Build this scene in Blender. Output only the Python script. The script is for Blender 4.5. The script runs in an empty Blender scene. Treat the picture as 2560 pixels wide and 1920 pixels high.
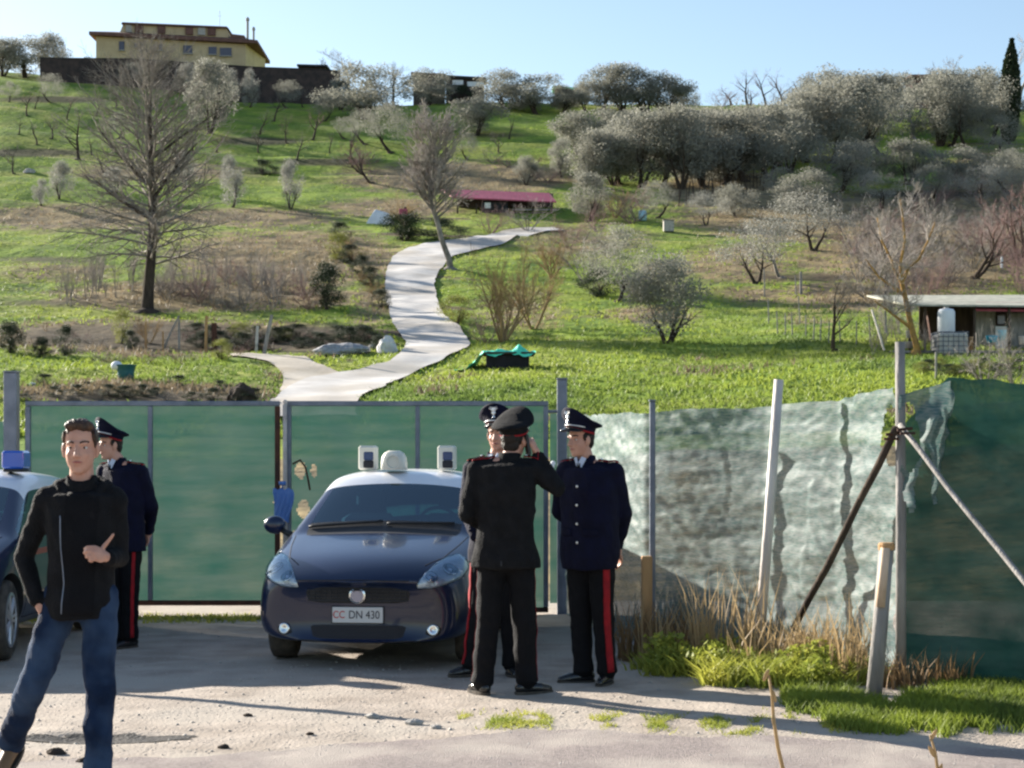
import bpy, bmesh, math, random
import numpy as np
from mathutils import Vector, Matrix, noise
from mathutils.bvhtree import BVHTree
R = math.radians
S = bpy.context.scene
COL = S.collection
# ---------------------------------------------------------------- camera, sky, sun, exposure
FPX = 4400.0; CAMH = 1.57; HOR = 1148.0
cd = bpy.data.cameras.new('camera'); cam = bpy.data.objects.new('camera', cd); COL.objects.link(cam)
cam.location = (0, 0, CAMH); cam.rotation_euler = (R(90), 0, 0)
cd.sensor_width = 36; cd.lens = 36*FPX/2560; cd.shift_y = (HOR-960)/2560
cd.clip_start = 0.1; cd.clip_end = 3000
S.camera = cam
SUN_EL, SUN_AZ = 20.0, 41.0        # degrees; light travels towards +x and, by SUN_AZ, towards the camera
w = bpy.data.worlds.new("World"); S.world = w; w.use_nodes = True
nt = w.node_tree; nt.nodes.clear()
sky = nt.nodes.new('ShaderNodeTexSky'); sky.sky_type = 'NISHITA'; sky.sun_disc = False
sky.sun_elevation = R(SUN_EL)
tox, toy = -math.cos(R(SUN_AZ)), math.sin(R(SUN_AZ))
sky.sun_rotation = math.atan2(tox, toy)
sky.altitude = 200; sky.air_density = 1.0; sky.dust_density = 0.6; sky.ozone_density = 1.0
bg = nt.nodes.new('ShaderNodeBackground'); bg.inputs['Strength'].default_value = 0.066
wo = nt.nodes.new('ShaderNodeOutputWorld')
nt.links.new(sky.outputs[0], bg.inputs[0]); nt.links.new(bg.outputs[0], wo.inputs[0])
sl = bpy.data.lights.new('sun', 'SUN'); sl.energy = 5.0; sl.angle = R(0.5); sl.color = (1.0, 0.93, 0.82)
so = bpy.data.objects.new('sun', sl); COL.objects.link(so)
sd = Vector((-tox*math.cos(R(SUN_EL)), -toy*math.cos(R(SUN_EL)), -math.sin(R(SUN_EL))))
so.rotation_euler = sd.to_track_quat('-Z', 'Y').to_euler()
S.view_settings.view_transform = 'Standard'; S.view_settings.look = 'None'
S.view_settings.exposure = 1.6; S.view_settings.gamma = 1.0
S.cycles.filter_width = 2.4; S.cycles.max_bounces = 6; S.cycles.diffuse_bounces = 1; S.cycles.transparent_max_bounces = 16
S.cycles.use_denoising = True

# ---------------------------------------------------------------- helpers
def proj(px, py, d): return Vector(((px-1280)/FPX*d, d, CAMH-(py-HOR)/FPX*d))
K = 2560/2212.0
def tag(o, label=None, cat=None, group=None, kind=None):
    if label: o['label'] = label
    if cat: o['category'] = cat
    if group: o['group'] = group
    if kind: o['kind'] = kind
    return o
def thing(name, label, cat, loc=(0,0,0), rz=0, group=None, scale=1):
    o = bpy.data.objects.new(name, None); COL.objects.link(o); o.empty_display_size = .2
    o.location = loc; o.rotation_euler = (0,0,rz); o.scale = (scale,)*3 if not hasattr(scale,'__len__') else scale
    return tag(o, label, cat, group)
def kids(o): return [c for c in bpy.data.objects if c.parent == o]
def copy_tree(o, parent=None, _ch=None):
    if _ch is None:
        _ch = {}
        for x in bpy.data.objects:
            if x.parent: _ch.setdefault(x.parent.name, []).append(x)
    c = o.copy(); COL.objects.link(c); c.parent = parent
    for ch in _ch.get(o.name, []): copy_tree(ch, c, _ch)
    return c

class MB:
    def __init__(s): s.v = []; s.f = []; s.m = []; s.cm = 0
    def add(s, vs, fs):
        n = len(s.v); s.v.extend([tuple(p) for p in vs]); s.f.extend([tuple(i+n for i in f) for f in fs]); s.m.extend([s.cm]*len(fs))
    def box(s, c, d, rot=None, bev=0):
        x, y, z = d[0]/2, d[1]/2, d[2]/2
        if bev:
            b = min(bev, x*.9, y*.9, z*.9); vs = []; 
            rings = [(-z, b), (-z+b, 0), (z-b, 0), (z, b)]
            for zz, ins in rings:
                for (sx, sy) in ((-1,-1),(1,-1),(1,1),(-1,1)):
                    X, Y = x-ins, y-ins
                    k = b*.6 if ins == 0 else b*.3
                    for q in (0, 1):
                        if (sx*sy > 0) == (q == 0): vs.append((sx*X, sy*(Y-k), zz))
                        else: vs.append((sx*(X-k), sy*Y, zz))
            fs = [tuple(reversed(range(8)))]
            for r in range(3):
                for i in range(8): fs.append((r*8+i, r*8+(i+1)%8, r*8+8+(i+1)%8, r*8+8+i))
            fs.append(tuple(range(24, 32)))
        else:
            vs = [(-x,-y,-z),(x,-y,-z),(x,y,-z),(-x,y,-z),(-x,-y,z),(x,-y,z),(x,y,z),(-x,y,z)]
            fs = [(3,2,1,0),(4,5,6,7),(0,1,5,4),(1,2,6,5),(2,3,7,6),(3,0,4,7)]
        M = rot if rot else Matrix.Identity(3)
        c = Vector(c)
        s.add([M@Vector(p)+c for p in vs], fs)
    def loft(s, rings, cap=True):
        n = len(rings[0]); vs = [p for r in rings for p in r]; fs = []
        for i in range(len(rings)-1):
            for j in range(n): fs.append((i*n+j, i*n+(j+1)%n, (i+1)*n+(j+1)%n, (i+1)*n+j))
        if cap: fs.append(tuple(reversed(range(n)))); fs.append(tuple(range((len(rings)-1)*n, len(rings)*n)))
        s.add(vs, fs)
    def tube(s, pts, rad, n=8, cap=True):
        pts = [Vector(p) for p in pts]
        if not hasattr(rad, '__len__'): rad = [rad]*len(pts)
        rings = []; up = None
        for i, p in enumerate(pts):
            t = (pts[min(i+1, len(pts)-1)]-pts[max(i-1, 0)]).normalized()
            if up is None: up = Vector((0,0,1)) if abs(t.z) < .9 else Vector((1,0,0))
            a = t.cross(up).normalized(); b = a.cross(t).normalized(); up = b
            rings.append([p+rad[i]*(math.cos(q)*a-math.sin(q)*b) for q in [2*math.pi*k/n for k in range(n)]])
        rings = [list(reversed(r)) for r in rings] if False else rings
        s.loft(rings, cap)
    def cap(s, p0, p1, r0, r1, n=12):
        p0, p1 = Vector(p0), Vector(p1); t = (p1-p0); L = t.length; t = t/L if L > 1e-6 else Vector((0,0,1))
        pts = []; rad = []
        for k in (80, 60, 35, 10): pts.append(p0-t*r0*math.sin(R(k))); rad.append(r0*math.cos(R(k)))
        for k in (10, 35, 60, 80): pts.append(p1+t*r1*math.sin(R(k))); rad.append(r1*math.cos(R(k)))
        s.tube(pts, rad, n)
    def ell(s, c, r, M=None, nu=16, nv=10):
        M = M or Matrix.Identity(3); c = Vector(c); rings = []
        for i in range(nv):
            a = math.pi*(i+.35)/(nv-.3) - math.pi/2; a = max(-math.pi/2+.08, min(math.pi/2-.08, a))
            rings.append([c+M@Vector((r[0]*math.cos(a)*math.cos(q), r[1]*math.cos(a)*math.sin(q), r[2]*math.sin(a))) for q in [2*math.pi*k/nu for k in range(nu)]])
        s.loft(rings)
    def lathe(s, prof, c=(0,0,0), n=24, cap=True, sx=1, sy=1):
        c = Vector(c)
        s.loft([[c+Vector((r*sx*math.cos(q), r*sy*math.sin(q), z)) for q in [2*math.pi*k/n for k in range(n)]] for r, z in prof], cap)
    def mesh(s, name='m'):
        me = bpy.data.meshes.new(name); me.from_pydata(s.v, [], s.f); return me
    def build(s, name, mats, parent=None, smooth=False, loc=None, group=None):
        me = s.mesh(name)
        if not isinstance(mats, (list, tuple)): mats = [mats]
        for m in mats: me.materials.append(m)
        if len(mats) > 1: me.polygons.foreach_set('material_index', s.m)
        if smooth: me.polygons.foreach_set('use_smooth', [True]*len(me.polygons))
        me.update()
        o = bpy.data.objects.new(name, me); COL.objects.link(o)
        if parent: o.parent = parent
        if loc is not None: o.location = loc
        return o
def npmesh(name, V, F, mats, parent=None, smooth=False, mi=None):
    me = bpy.data.meshes.new(name); V = np.asarray(V, dtype=np.float32); F = np.asarray(F, dtype=np.int32)
    k = F.shape[1]
    me.vertices.add(len(V)); me.vertices.foreach_set('co', V.ravel())
    me.loops.add(F.size); me.loops.foreach_set('vertex_index', F.ravel())
    me.polygons.add(len(F)); me.polygons.foreach_set('loop_start', np.arange(0, F.size, k, dtype=np.int32))
    if not isinstance(mats, (list, tuple)): mats = [mats]
    for m in mats: me.materials.append(m)
    if mi is not None: me.polygons.foreach_set('material_index', np.asarray(mi, dtype=np.int32))
    if smooth: me.polygons.foreach_set('use_smooth', np.ones(len(F), dtype=bool))
    me.update(calc_edges=True); me.validate()
    o = bpy.data.objects.new(name, me); COL.objects.link(o)
    if parent: o.parent = parent
    return o
def evalmesh(o):
    dg = bpy.context.evaluated_depsgraph_get(); dg.update()
    return bpy.data.meshes.new_from_object(o.evaluated_get(dg))
def remesh(o, vox, smooth=4, wr=None):
    m = o.modifiers.new('r', 'REMESH'); m.mode = 'VOXEL'; m.voxel_size = vox; m.use_smooth_shade = True
    m = o.modifiers.new('s', 'SMOOTH'); m.factor = .5; m.iterations = smooth
    me = evalmesh(o); old = o.data; o.modifiers.clear(); o.data = me
    if not me.materials:
        for mt in old.materials: me.materials.append(mt)
    if wr:
        amp, sc, zz = wr
        n = len(me.vertices); co = np.empty(n*3, np.float32); no = np.empty(n*3, np.float32)
        me.vertices.foreach_get('co', co); me.vertices.foreach_get('normal', no)
        co = co.reshape(-1, 3); no = no.reshape(-1, 3)
        d = np.array([noise.noise(Vector((p[0]*sc, p[1]*sc, p[2]*sc*zz))) + .5*noise.noise(Vector((p[0]*sc*2.3+5, p[1]*sc*2.3, p[2]*sc*zz*2+p[0]*sc*2))) for p in co], np.float32)
        co += no*(d*amp)[:, None]
        me.vertices.foreach_set('co', co.ravel()); me.update()
    me.polygons.foreach_set('use_smooth', [True]*len(me.polygons))
    return o
def bvh_of(o):
    me = o.data
    return BVHTree.FromPolygons([v.co.copy() for v in me.vertices], [tuple(p.vertices) for p in me.polygons])

# ---------------------------------------------------------------- materials
def mat(name, c1, c2=None, scale=8, rough=.8, bump=0, bscale=None, spec=.3, metal=0, st=(1,1,1), coat=0, detail=5, c3=None, s3=1.0, lo=.35, hi=.65):
    m = bpy.data.materials.new(name); m.use_nodes = True; t = m.node_tree; n = t.nodes; l = t.links
    b = n['Principled BSDF']; b.inputs['Roughness'].default_value = rough; b.inputs['Specular IOR Level'].default_value = spec
    b.inputs['Metallic'].default_value = metal; b.inputs['Coat Weight'].default_value = coat; b.inputs['Coat Roughness'].default_value = .06
    b.inputs['Base Color'].default_value = (*c1, 1)
    tc = n.new('ShaderNodeTexCoord'); mp = n.new('ShaderNodeMapping'); mp.inputs['Scale'].default_value = st
    l.new(tc.outputs['Object'], mp.inputs[0])
    def nz(sc, det=detail):
        x = n.new('ShaderNodeTexNoise'); x.inputs['Scale'].default_value = sc; x.inputs['Detail'].default_value = det; l.new(mp.outputs[0], x.inputs[0]); return x
    def ramp(src, a, bb):
        r = n.new('ShaderNodeMapRange'); r.inputs[1].default_value = a; r.inputs[2].default_value = bb; l.new(src, r.inputs[0]); return r
    def mix(f, a, bb):
        x = n.new('ShaderNodeMix'); x.data_type = 'RGBA'
        l.new(f, x.inputs[0])
        for i, q in ((6, a), (7, bb)):
            if hasattr(q, 'is_linked') or hasattr(q, 'links'): l.new(q, x.inputs[i])
            else: x.inputs[i].default_value = (*q, 1)
        return x.outputs[2]
    m['_'] = 0
    if c2:
        col = mix(ramp(nz(scale).outputs[0], lo, hi).outputs[0], c1, c2)
        if c3: col = mix(ramp(nz(s3, 3).outputs[0], .45, .62).outputs[0], col, c3)
        l.new(col, b.inputs['Base Color'])
    if bump:
        bp = n.new('ShaderNodeBump'); bp.inputs['Strength'].default_value = min(1, bump); bp.inputs['Distance'].default_value = .02*max(1, bump)
        l.new(nz(bscale or scale*3, 6).outputs[0], bp.inputs['Height']); l.new(bp.outputs[0], b.inputs['Normal'])
    return m
def leafmat(name, c1, c2, scale=.6, tr=.35, rough=.6):
    m = mat(name, c1, c2, scale, rough=rough, spec=.25); t = m.node_tree; n = t.nodes; l = t.links
    b = n['Principled BSDF']; out = n['Material Output']
    tl = n.new('ShaderNodeBsdfTranslucent'); mx = n.new('ShaderNodeMixShader'); mx.inputs[0].default_value = tr
    src = b.inputs['Base Color'].links[0].from_socket; l.new(src, tl.inputs[0])
    l.new(b.outputs[0], mx.inputs[1]); l.new(tl.outputs[0], mx.inputs[2]); l.new(mx.outputs[0], out.inputs[0])
    return m
def netmat(name, c1, c2, alpha, tr=.4, rough=.5, spec=.4, scale=3, st=(1,1,1), bump=.5, bs=60):
    m = leafmat(name, c1, c2, scale, tr, rough); t = m.node_tree; n = t.nodes; l = t.links
    n['Principled BSDF'].inputs['Specular IOR Level'].default_value = spec
    for q in n:
        if q.type == 'MAPPING': q.inputs['Scale'].default_value = st
    tr_ = n.new('ShaderNodeBsdfTransparent'); mx = n.new('ShaderNodeMixShader')
    out = n['Material Output']; cur = out.inputs[0].links[0].from_socket
    nz = n.new('ShaderNodeTexNoise'); nz.inputs['Scale'].default_value = 2.5; nz.inputs['Detail'].default_value = 4
    tc = [q for q in n if q.type == 'TEX_COORD'][0]; l.new(tc.outputs['Object'], nz.inputs[0])
    mr = n.new('ShaderNodeMapRange'); mr.inputs[1].default_value = .3; mr.inputs[2].default_value = .7; mr.inputs[3].default_value = alpha-.05; mr.inputs[4].default_value = min(1, alpha+.05)
    l.new(nz.outputs[0], mr.inputs[0]); l.new(mr.outputs[0], mx.inputs[0])
    l.new(tr_.outputs[0], mx.inputs[1]); l.new(cur, mx.inputs[2]); l.new(mx.outputs[0], out.inputs[0])
    return m
def glassmat(name, tint, gl=.35, rough=.03):
    m = bpy.data.materials.new(name); m.use_nodes = True; n = m.node_tree.nodes; l = m.node_tree.links; n.clear()
    o = n.new('ShaderNodeOutputMaterial'); t = n.new('ShaderNodeBsdfTransparent'); t.inputs[0].default_value = (*tint, 1)
    g = n.new('ShaderNodeBsdfGlossy'); g.inputs['Roughness'].default_value = rough; g.inputs[0].default_value = (.75,.92,1,1)
    f = n.new('ShaderNodeFresnel'); f.inputs[0].default_value = 1.5
    mr = n.new('ShaderNodeMapRange'); mr.inputs[1].default_value = 0; mr.inputs[2].default_value = 1; mr.inputs[3].default_value = gl*.25; mr.inputs[4].default_value = 1
    x = n.new('ShaderNodeMixShader'); l.new(f.outputs[0], mr.inputs[0]); l.new(mr.outputs[0], x.inputs[0]); l.new(t.outputs[0], x.inputs[1]); l.new(g.outputs[0], x.inputs[2]); l.new(x.outputs[0], o.inputs[0])
    return m
M = dict(
 dirt=mat('dirt', (.45,.385,.325), (.32,.27,.225), 3.0, .95, .6, 40, .1, c3=(.42,.37,.315), s3=.9),
 road=mat('asphalt', (.35,.30,.28), (.25,.215,.20), 45, .95, .7, 120, .1, c3=(.42,.37,.33), s3=1.3),
 gravelroad=mat('lane_concrete', (.64,.61,.57), (.52,.49,.46), 1.2, .9, .5, 12, .15, c3=(.45,.41,.36), s3=.25),
 track=mat('track_dirt', (.62,.55,.46), (.48,.42,.34), .8, .95, .5, 8, .1, c3=(.42,.36,.28), s3=.3),
 stone=mat('stone', (.50,.47,.43), (.33,.31,.28), 8, .9, .6, 20, .2),
 steel=mat('galvanised_steel', (.20,.22,.27), (.13,.15,.19), 6, .5, .2, 60, .5, .4),
 rust=mat('rusty_steel', (.10,.045,.03), (.05,.03,.025), 10, .8, .4, 60, .2),
 paleiron=mat('pale_iron', (.62,.55,.50), (.40,.33,.29), 6, .6, .2, 40, .3),
 greypost=mat('weathered_post', (.33,.31,.29), (.19,.18,.17), 10, .9, .5, 50, .15, st=(1,1,.2)),
 whitepost=mat('white_pole', (.72,.66,.60), (.50,.45,.42), 10, .7, .3, 40, .2, st=(1,1,.3)),
 wood=mat('cut_wood', (.50,.30,.14), (.30,.17,.08), 9, .8, .5, 30, .2, st=(1,1,.15)),
 bark=mat('bark', (.085,.065,.05), (.045,.035,.03), 6, .95, .6, 25, .1, st=(1,1,.3)),
 greybark=mat('grey_bark', (.30,.27,.23), (.15,.13,.11), 5, .9, .5, 20, .1, st=(1,1,.4)),
 twig=mat('twigs', (.31,.28,.25), (.20,.175,.155), 3, .9, 0, spec=.1),
 greytwig=mat('grey_twigs', (.46,.41,.37), (.32,.28,.25), 3, .9, 0, spec=.1),
 redtwig=mat('red_twigs', (.32,.21,.19), (.22,.14,.13), 3, .9, 0, spec=.1),
 browntwig=mat('brown_twigs', (.36,.25,.12), (.22,.15,.08), 3, .9, 0, spec=.1),
 orangebark=mat('orange_bark', (.48,.28,.08), (.26,.16,.07), 5, .9, .3, 20, .1),
 olive=leafmat('olive_leaves', (.31,.305,.26), (.20,.20,.16), .7, .42),
 palolive=leafmat('pale_olive_leaves', (.38,.37,.33), (.25,.245,.21), .7, .25),
 dark=leafmat('dark_leaves', (.045,.062,.03), (.022,.034,.018), .8, .15),
 yellow=leafmat('yellow_green_leaves', (.30,.30,.07), (.14,.17,.05), .8, .3),
 brownleaf=leafmat('dry_leaves', (.30,.19,.09), (.16,.10,.05), .8, .3),
 grassblade=leafmat('grass_blades', (.28,.34,.055), (.13,.19,.045), .12, .45),
 grassbright=leafmat('bright_grass', (.27,.33,.045), (.13,.18,.04), 1.5, .4),
 drygrass=leafmat('dry_grass', (.52,.37,.19), (.33,.24,.13), 2.0, .35),
 weedleaf=leafmat('weed_leaves', (.46,.45,.08), (.24,.29,.05), 3.0, .4),
 navy=mat('navy_paint', (.0028,.011,.045), None, rough=.3, spec=.4, coat=.7),
 whitepaint=mat('white_paint', (.82,.82,.84), None, rough=.3, spec=.5, coat=.5),
 redpaint=mat('red_stripe_paint', (.45,.02,.02), None, rough=.3, spec=.5, coat=.3),
 plastic=mat('black_plastic', (.018,.018,.02), (.028,.028,.03), 20, .55, .1, 80, .4),
 rubber=mat('tyre_rubber', (.05,.045,.04), (.10,.085,.07), 12, .9, .3, 60, .2),
 alloy=mat('wheel_alloy', (.50,.51,.54), None, rough=.35, spec=.5, metal=.7),
 chrome=mat('chrome', (.72,.73,.75), None, rough=.18, metal=1),
 lampinner=mat('lamp_reflector', (.9,.92,.95), (.7,.72,.76), 40, .3, .6, 60, .8, .3),
 glass=glassmat('window_glass', (.32,.58,.68), .45),
 lens=glassmat('lamp_glass', (.85,.9,.95), .5),
 towerlens=mat('tower_lens', (.03,.06,.16), None, rough=.2, spec=.5),
 beacon=mat('blue_lens', (.01,.10,.55), None, rough=.15, spec=.6, coat=1),
 speaker=mat('beige_plastic', (.72,.69,.60), None, rough=.45, spec=.4),
 plate=mat('plate_white', (.62,.62,.62), None, rough=.4),
 red=mat('red_cloth', (.30,.008,.014), (.22,.006,.011), 20, .8, .2, 90),
 redink=mat('red_ink', (.55,.05,.05)), ink=mat('dark_ink', (.05,.05,.06)),
 skin=mat('skin', (.56,.31,.23), (.49,.25,.18), 14, .5, .1, 80, .35),
 lips=mat('lips', (.36,.12,.11), rough=.45), eyewhite=mat('eye_white', (.6,.58,.55), rough=.2), iris=mat('iris', (.05,.03,.02), rough=.15),
 hair=mat('brown_hair', (.085,.042,.022), (.03,.015,.01), 30, .5, .8, 60, .4, st=(1,1,.3)),
 darkhair=mat('dark_hair', (.02,.013,.01), (.01,.008,.007), 30, .6, .6, 60, .3),
 uniform=mat('navy_coat_cloth', (.0035,.0045,.022), (.0025,.003,.014), 14, .85, .4, 120, .2),
 blackcloth=mat('black_cloth', (.005,.005,.007), (.0035,.0035,.005), 14, .85, .4, 120, .2),
 blackwool=mat('black_wool', (.012,.012,.014), (.008,.008,.009), 14, .9, .5, 90, .15),
 greylining=mat('grey_lining', (.24,.22,.21), (.17,.16,.15), 20, .9, .4, 80),
 jeans=mat('blue_denim', (.013,.028,.068), (.007,.014,.034), 5, .85, .5, 140, .1, c3=(.04,.068,.125), s3=3.2),
 leather=mat('black_leather', (.012,.012,.013), None, rough=.25, spec=.6),
 tan=mat('brown_leather', (.22,.13,.07), None, rough=.5),
 shirt=mat('light_blue_shirt', (.50,.58,.74), None, rough=.8),
 silver=mat('silver_badge', (.80,.80,.80), None, rough=.3, metal=.6),
 ochre=mat('ochre_plaster', (.58,.46,.29), (.49,.38,.24), .8, .9, .2, 6, .1),
 roof=mat('brown_tiles', (.20,.11,.09), (.13,.075,.065), 2.5, .9, .6, 6, .1),
 darkglass=mat('dark_window', (.045,.035,.06), None, rough=.15, spec=.6),
 brickwall=mat('dark_brick', (.085,.062,.058), (.05,.042,.042), 1.4, .95, .5, 8, .1),
 redroof=mat('red_sheet_roof', (.46,.10,.15), (.36,.08,.12), 1.0, .6, .4, 8, .3, st=(6,1,1)),
 plank=mat('grey_planks', (.16,.125,.11), (.085,.07,.065), 2.5, .9, .5, 10, .1, st=(3,3,.4)),
 whitesheet=mat('white_sheet', (.80,.82,.85), (.66,.68,.72), 1.5, .6, .4, 6, .3),
 corrugated=mat('lichen_corrugated', (.50,.49,.40), (.33,.33,.27), 3, .85, .5, 12, .15),
 tarp=mat('green_tarp', (.12,.80,.56), (.08,.64,.45), 3, .45, .8, 8, .4),
 cage=mat('ibc_plastic', (.52,.51,.47), (.42,.41,.38), 2, .5, .2, 10, .3),
 bluebag=mat('blue_plastic', (.08,.19,.52), (.11,.22,.50), 4, .45, .3, 10, .4),
 tealbin=mat('teal_plastic', (.03,.12,.16), None, rough=.5), cyan=mat('cyan_plastic', (.04,.42,.62), None, rough=.5),
 palebin=mat('pale_blue_plastic', (.45,.70,.78), None, rough=.5),
 interior=mat('car_interior', (.03,.03,.035), None, rough=.8),
)
M['net'] = netmat('new_shade_net', (.034,.100,.080), (.065,.122,.104), .95, .35, .7, .15, 1.2, (1,1,7))
M['oldnet'] = netmat('old_shade_net', (.065,.145,.138), (.215,.25,.243), .84, .25, .62, .25, 16, (1,1,7))
M['net_shaded'] = netmat('green_net_shaded', (.018,.07,.055), (.04,.11,.085), .95, .2, .8, .1, 3, (1,1,3))  # darker copy of the net; shade on the corner section is put into the colour
# ---------------------------------------------------------------- terrain
DS = [19.5, 25, 32, 40, 50, 60, 75, 92, 105, 122, 138, 150, 175, 205, 236]
AC = [None, None, None, -20, 140, 213, 298, 373, 454, 528, 583, 628, 720, 815, 905]
CREST = ([-900, 0, 300, 640, 900, 1280, 1600, 1850, 2200, 2560, 3500], [985, 975, 955, 912, 903, 912, 904, 903, 898, 892, 880])
def zc(d):
    zs = [0, .02, .35, CAMH-20/FPX*40] + [CAMH+a/FPX*q for a, q in zip(AC[4:], DS[4:])]
    return float(np.interp(d, DS, zs))
def sm_zc(d):
    s = max(1.5, d*.05)
    return sum(zc(d+k*s)*w_ for k, w_ in ((-1, .25), (0, .5), (1, .25)))
def height(x, y):
    d = max(y, 19.5); u = 1280+x*FPX/d; u = min(3500, max(-900, u))
    z = sm_zc(min(d, 236)) if d > 19.6 else 0
    cr = float(np.interp(u, *CREST))-905
    f = max(0, min(1, (d-120)/110)); z += cr/FPX*min(d, 236)*f*f*(3-2*f)
    rr = max(0, min(1, (u-1500)/1000)); f2 = max(0, min(1, (d-30)/25))*max(0, min(1, (150-d)/60))
    z += rr*f2*.62
    if 45 < d < 236:   # low terraces cut along the slope
        g = max(0, min(1, (d-45)/20))*max(0, min(1, (236-d)/15))
        q = d/13.0 + .55*noise.noise(Vector((x*.03, d*.012, 3))) + x*.012
        t = q-math.floor(q)
        st = (t/.82-.5 if t < .82 else .5-(t-.82)/.18)*-1
        amp = .75*max(0, min(1, .55+1.6*noise.noise(Vector((x*.035+9, d*.04, 1)))))
        g *= min(1, max(.0, (abs(u-1075)-70)/150)) if d < 145 else 1
        z += -st*amp*g*(1 if u < 1500 else .5)
    g2 = max(0, min(1, (d-21)/20))
    z += g2*(.28*noise.noise(Vector((x*.12, y*.10, 7)))+.10*noise.noise(Vector((x*.55, y*.45, 2))))
    if y > 236:
        e = y-236; z += min(e, 6)*(.35 if u < 900 else .12)*max(0, 1) + max(0, e-6)*.005
    return z
us = np.linspace(-900, 3500, 330)
ds = np.concatenate([np.linspace(19.5, 60, 90), np.linspace(60.5, 130, 130), np.linspace(131, 244, 130), [250, 260, 280, 320, 400, 600]])
V = []
for d in ds:
    for u in us:
        x = (u-1280)/FPX*d; V.append((x, d, height(x, d)))
nu = len(us)
F = [(i*nu+j, i*nu+j+1, (i+1)*nu+j+1, (i+1)*nu+j) for i in range(len(ds)-1) for j in range(nu-1)]
# dry / brown patches are soil and dead grass lying on the slope (world positions)
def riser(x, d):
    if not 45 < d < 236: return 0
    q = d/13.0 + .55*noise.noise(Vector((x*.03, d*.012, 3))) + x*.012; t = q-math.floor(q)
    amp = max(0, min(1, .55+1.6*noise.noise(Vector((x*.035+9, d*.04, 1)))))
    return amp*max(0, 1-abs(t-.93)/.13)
def blob(px, py, rx, ry, strength=1): return (px*K, py*K, rx*K, ry*K, strength)
DRY = [blob(1560,410,130,45), blob(1780,470,330,60,.9), blob(2050,470,200,70), blob(1950,560,260,70,.8), blob(1600,570,160,50,.6), blob(2150,380,120,60,.8),
       blob(1000,385,260,35,.95), blob(620,560,260,70,.9), blob(450,640,340,35,1), blob(760,540,60,60,.4), blob(800,660,60,80,.5), blob(1250,520,200,50,.45), blob(1400,680,120,25,.6), blob(1850,640,200,40,.7), blob(2050,560,200,90,.9), blob(1450,585,90,30,.5), blob(1750,690,90,20,.4),
       blob(150,470,260,30,.8), blob(550,470,200,22,.8), blob(350,370,260,22,.6), blob(120,590,140,30,.5), blob(850,450,160,25,.7), blob(350,730,450,40,1), blob(300,850,340,22,1), blob(600,800,60,60,.3), blob(1120,680,120,60,.5), blob(1650,640,150,25,.5), blob(950,840,80,30,.35), blob(1500,800,200,40,.25)]
VA = np.array(V); PXc = 1280+VA[:,0]/VA[:,1]*FPX; PYc = HOR-(VA[:,2]-CAMH)/VA[:,1]*FPX
dry = np.zeros(len(VA))
for (a, b_, rx, ry, s_) in DRY: dry = np.maximum(dry, s_*np.exp(-(((PXc-a)/rx)**2+((PYc-b_)/ry)**2)**1.5))
ris_shade = np.array([riser(p[0], p[1]) for p in V])
dry = np.maximum(dry, ris_shade*.95)
dry = np.where(VA[:,1] < 41, 1.0, dry)
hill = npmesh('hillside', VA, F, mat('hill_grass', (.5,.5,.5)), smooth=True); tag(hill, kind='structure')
for (a, b_, rx, ry, s_) in [blob(330,728,330,34,.95), blob(690,735,150,34,1), blob(300,862,330,15,.8), blob(60,330,160,10,.8), blob(560,305,110,10,.8), blob(700,350,120,9,.8), blob(110,655,160,10,.6), blob(1060,292,90,7,.6), blob(2000,420,200,12,.7), blob(120,215,140,8,.8), blob(100,560,150,8,.6), blob(1750,600,140,10,.8)]: ris_shade = np.maximum(ris_shade, s_*np.exp(-(((PXc-a)/rx)**2+((PYc-b_)/ry)**2)**1.5))  # dark bank soil, plus long shadow bands of the slope painted into the mask
a2_ = hill.data.attributes.new('bank', 'FLOAT', 'POINT'); a2_.data.foreach_set('value', ris_shade.astype(np.float32))
at_ = hill.data.attributes.new('dry', 'FLOAT', 'POINT'); at_.data.foreach_set('value', dry.astype(np.float32))
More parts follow.
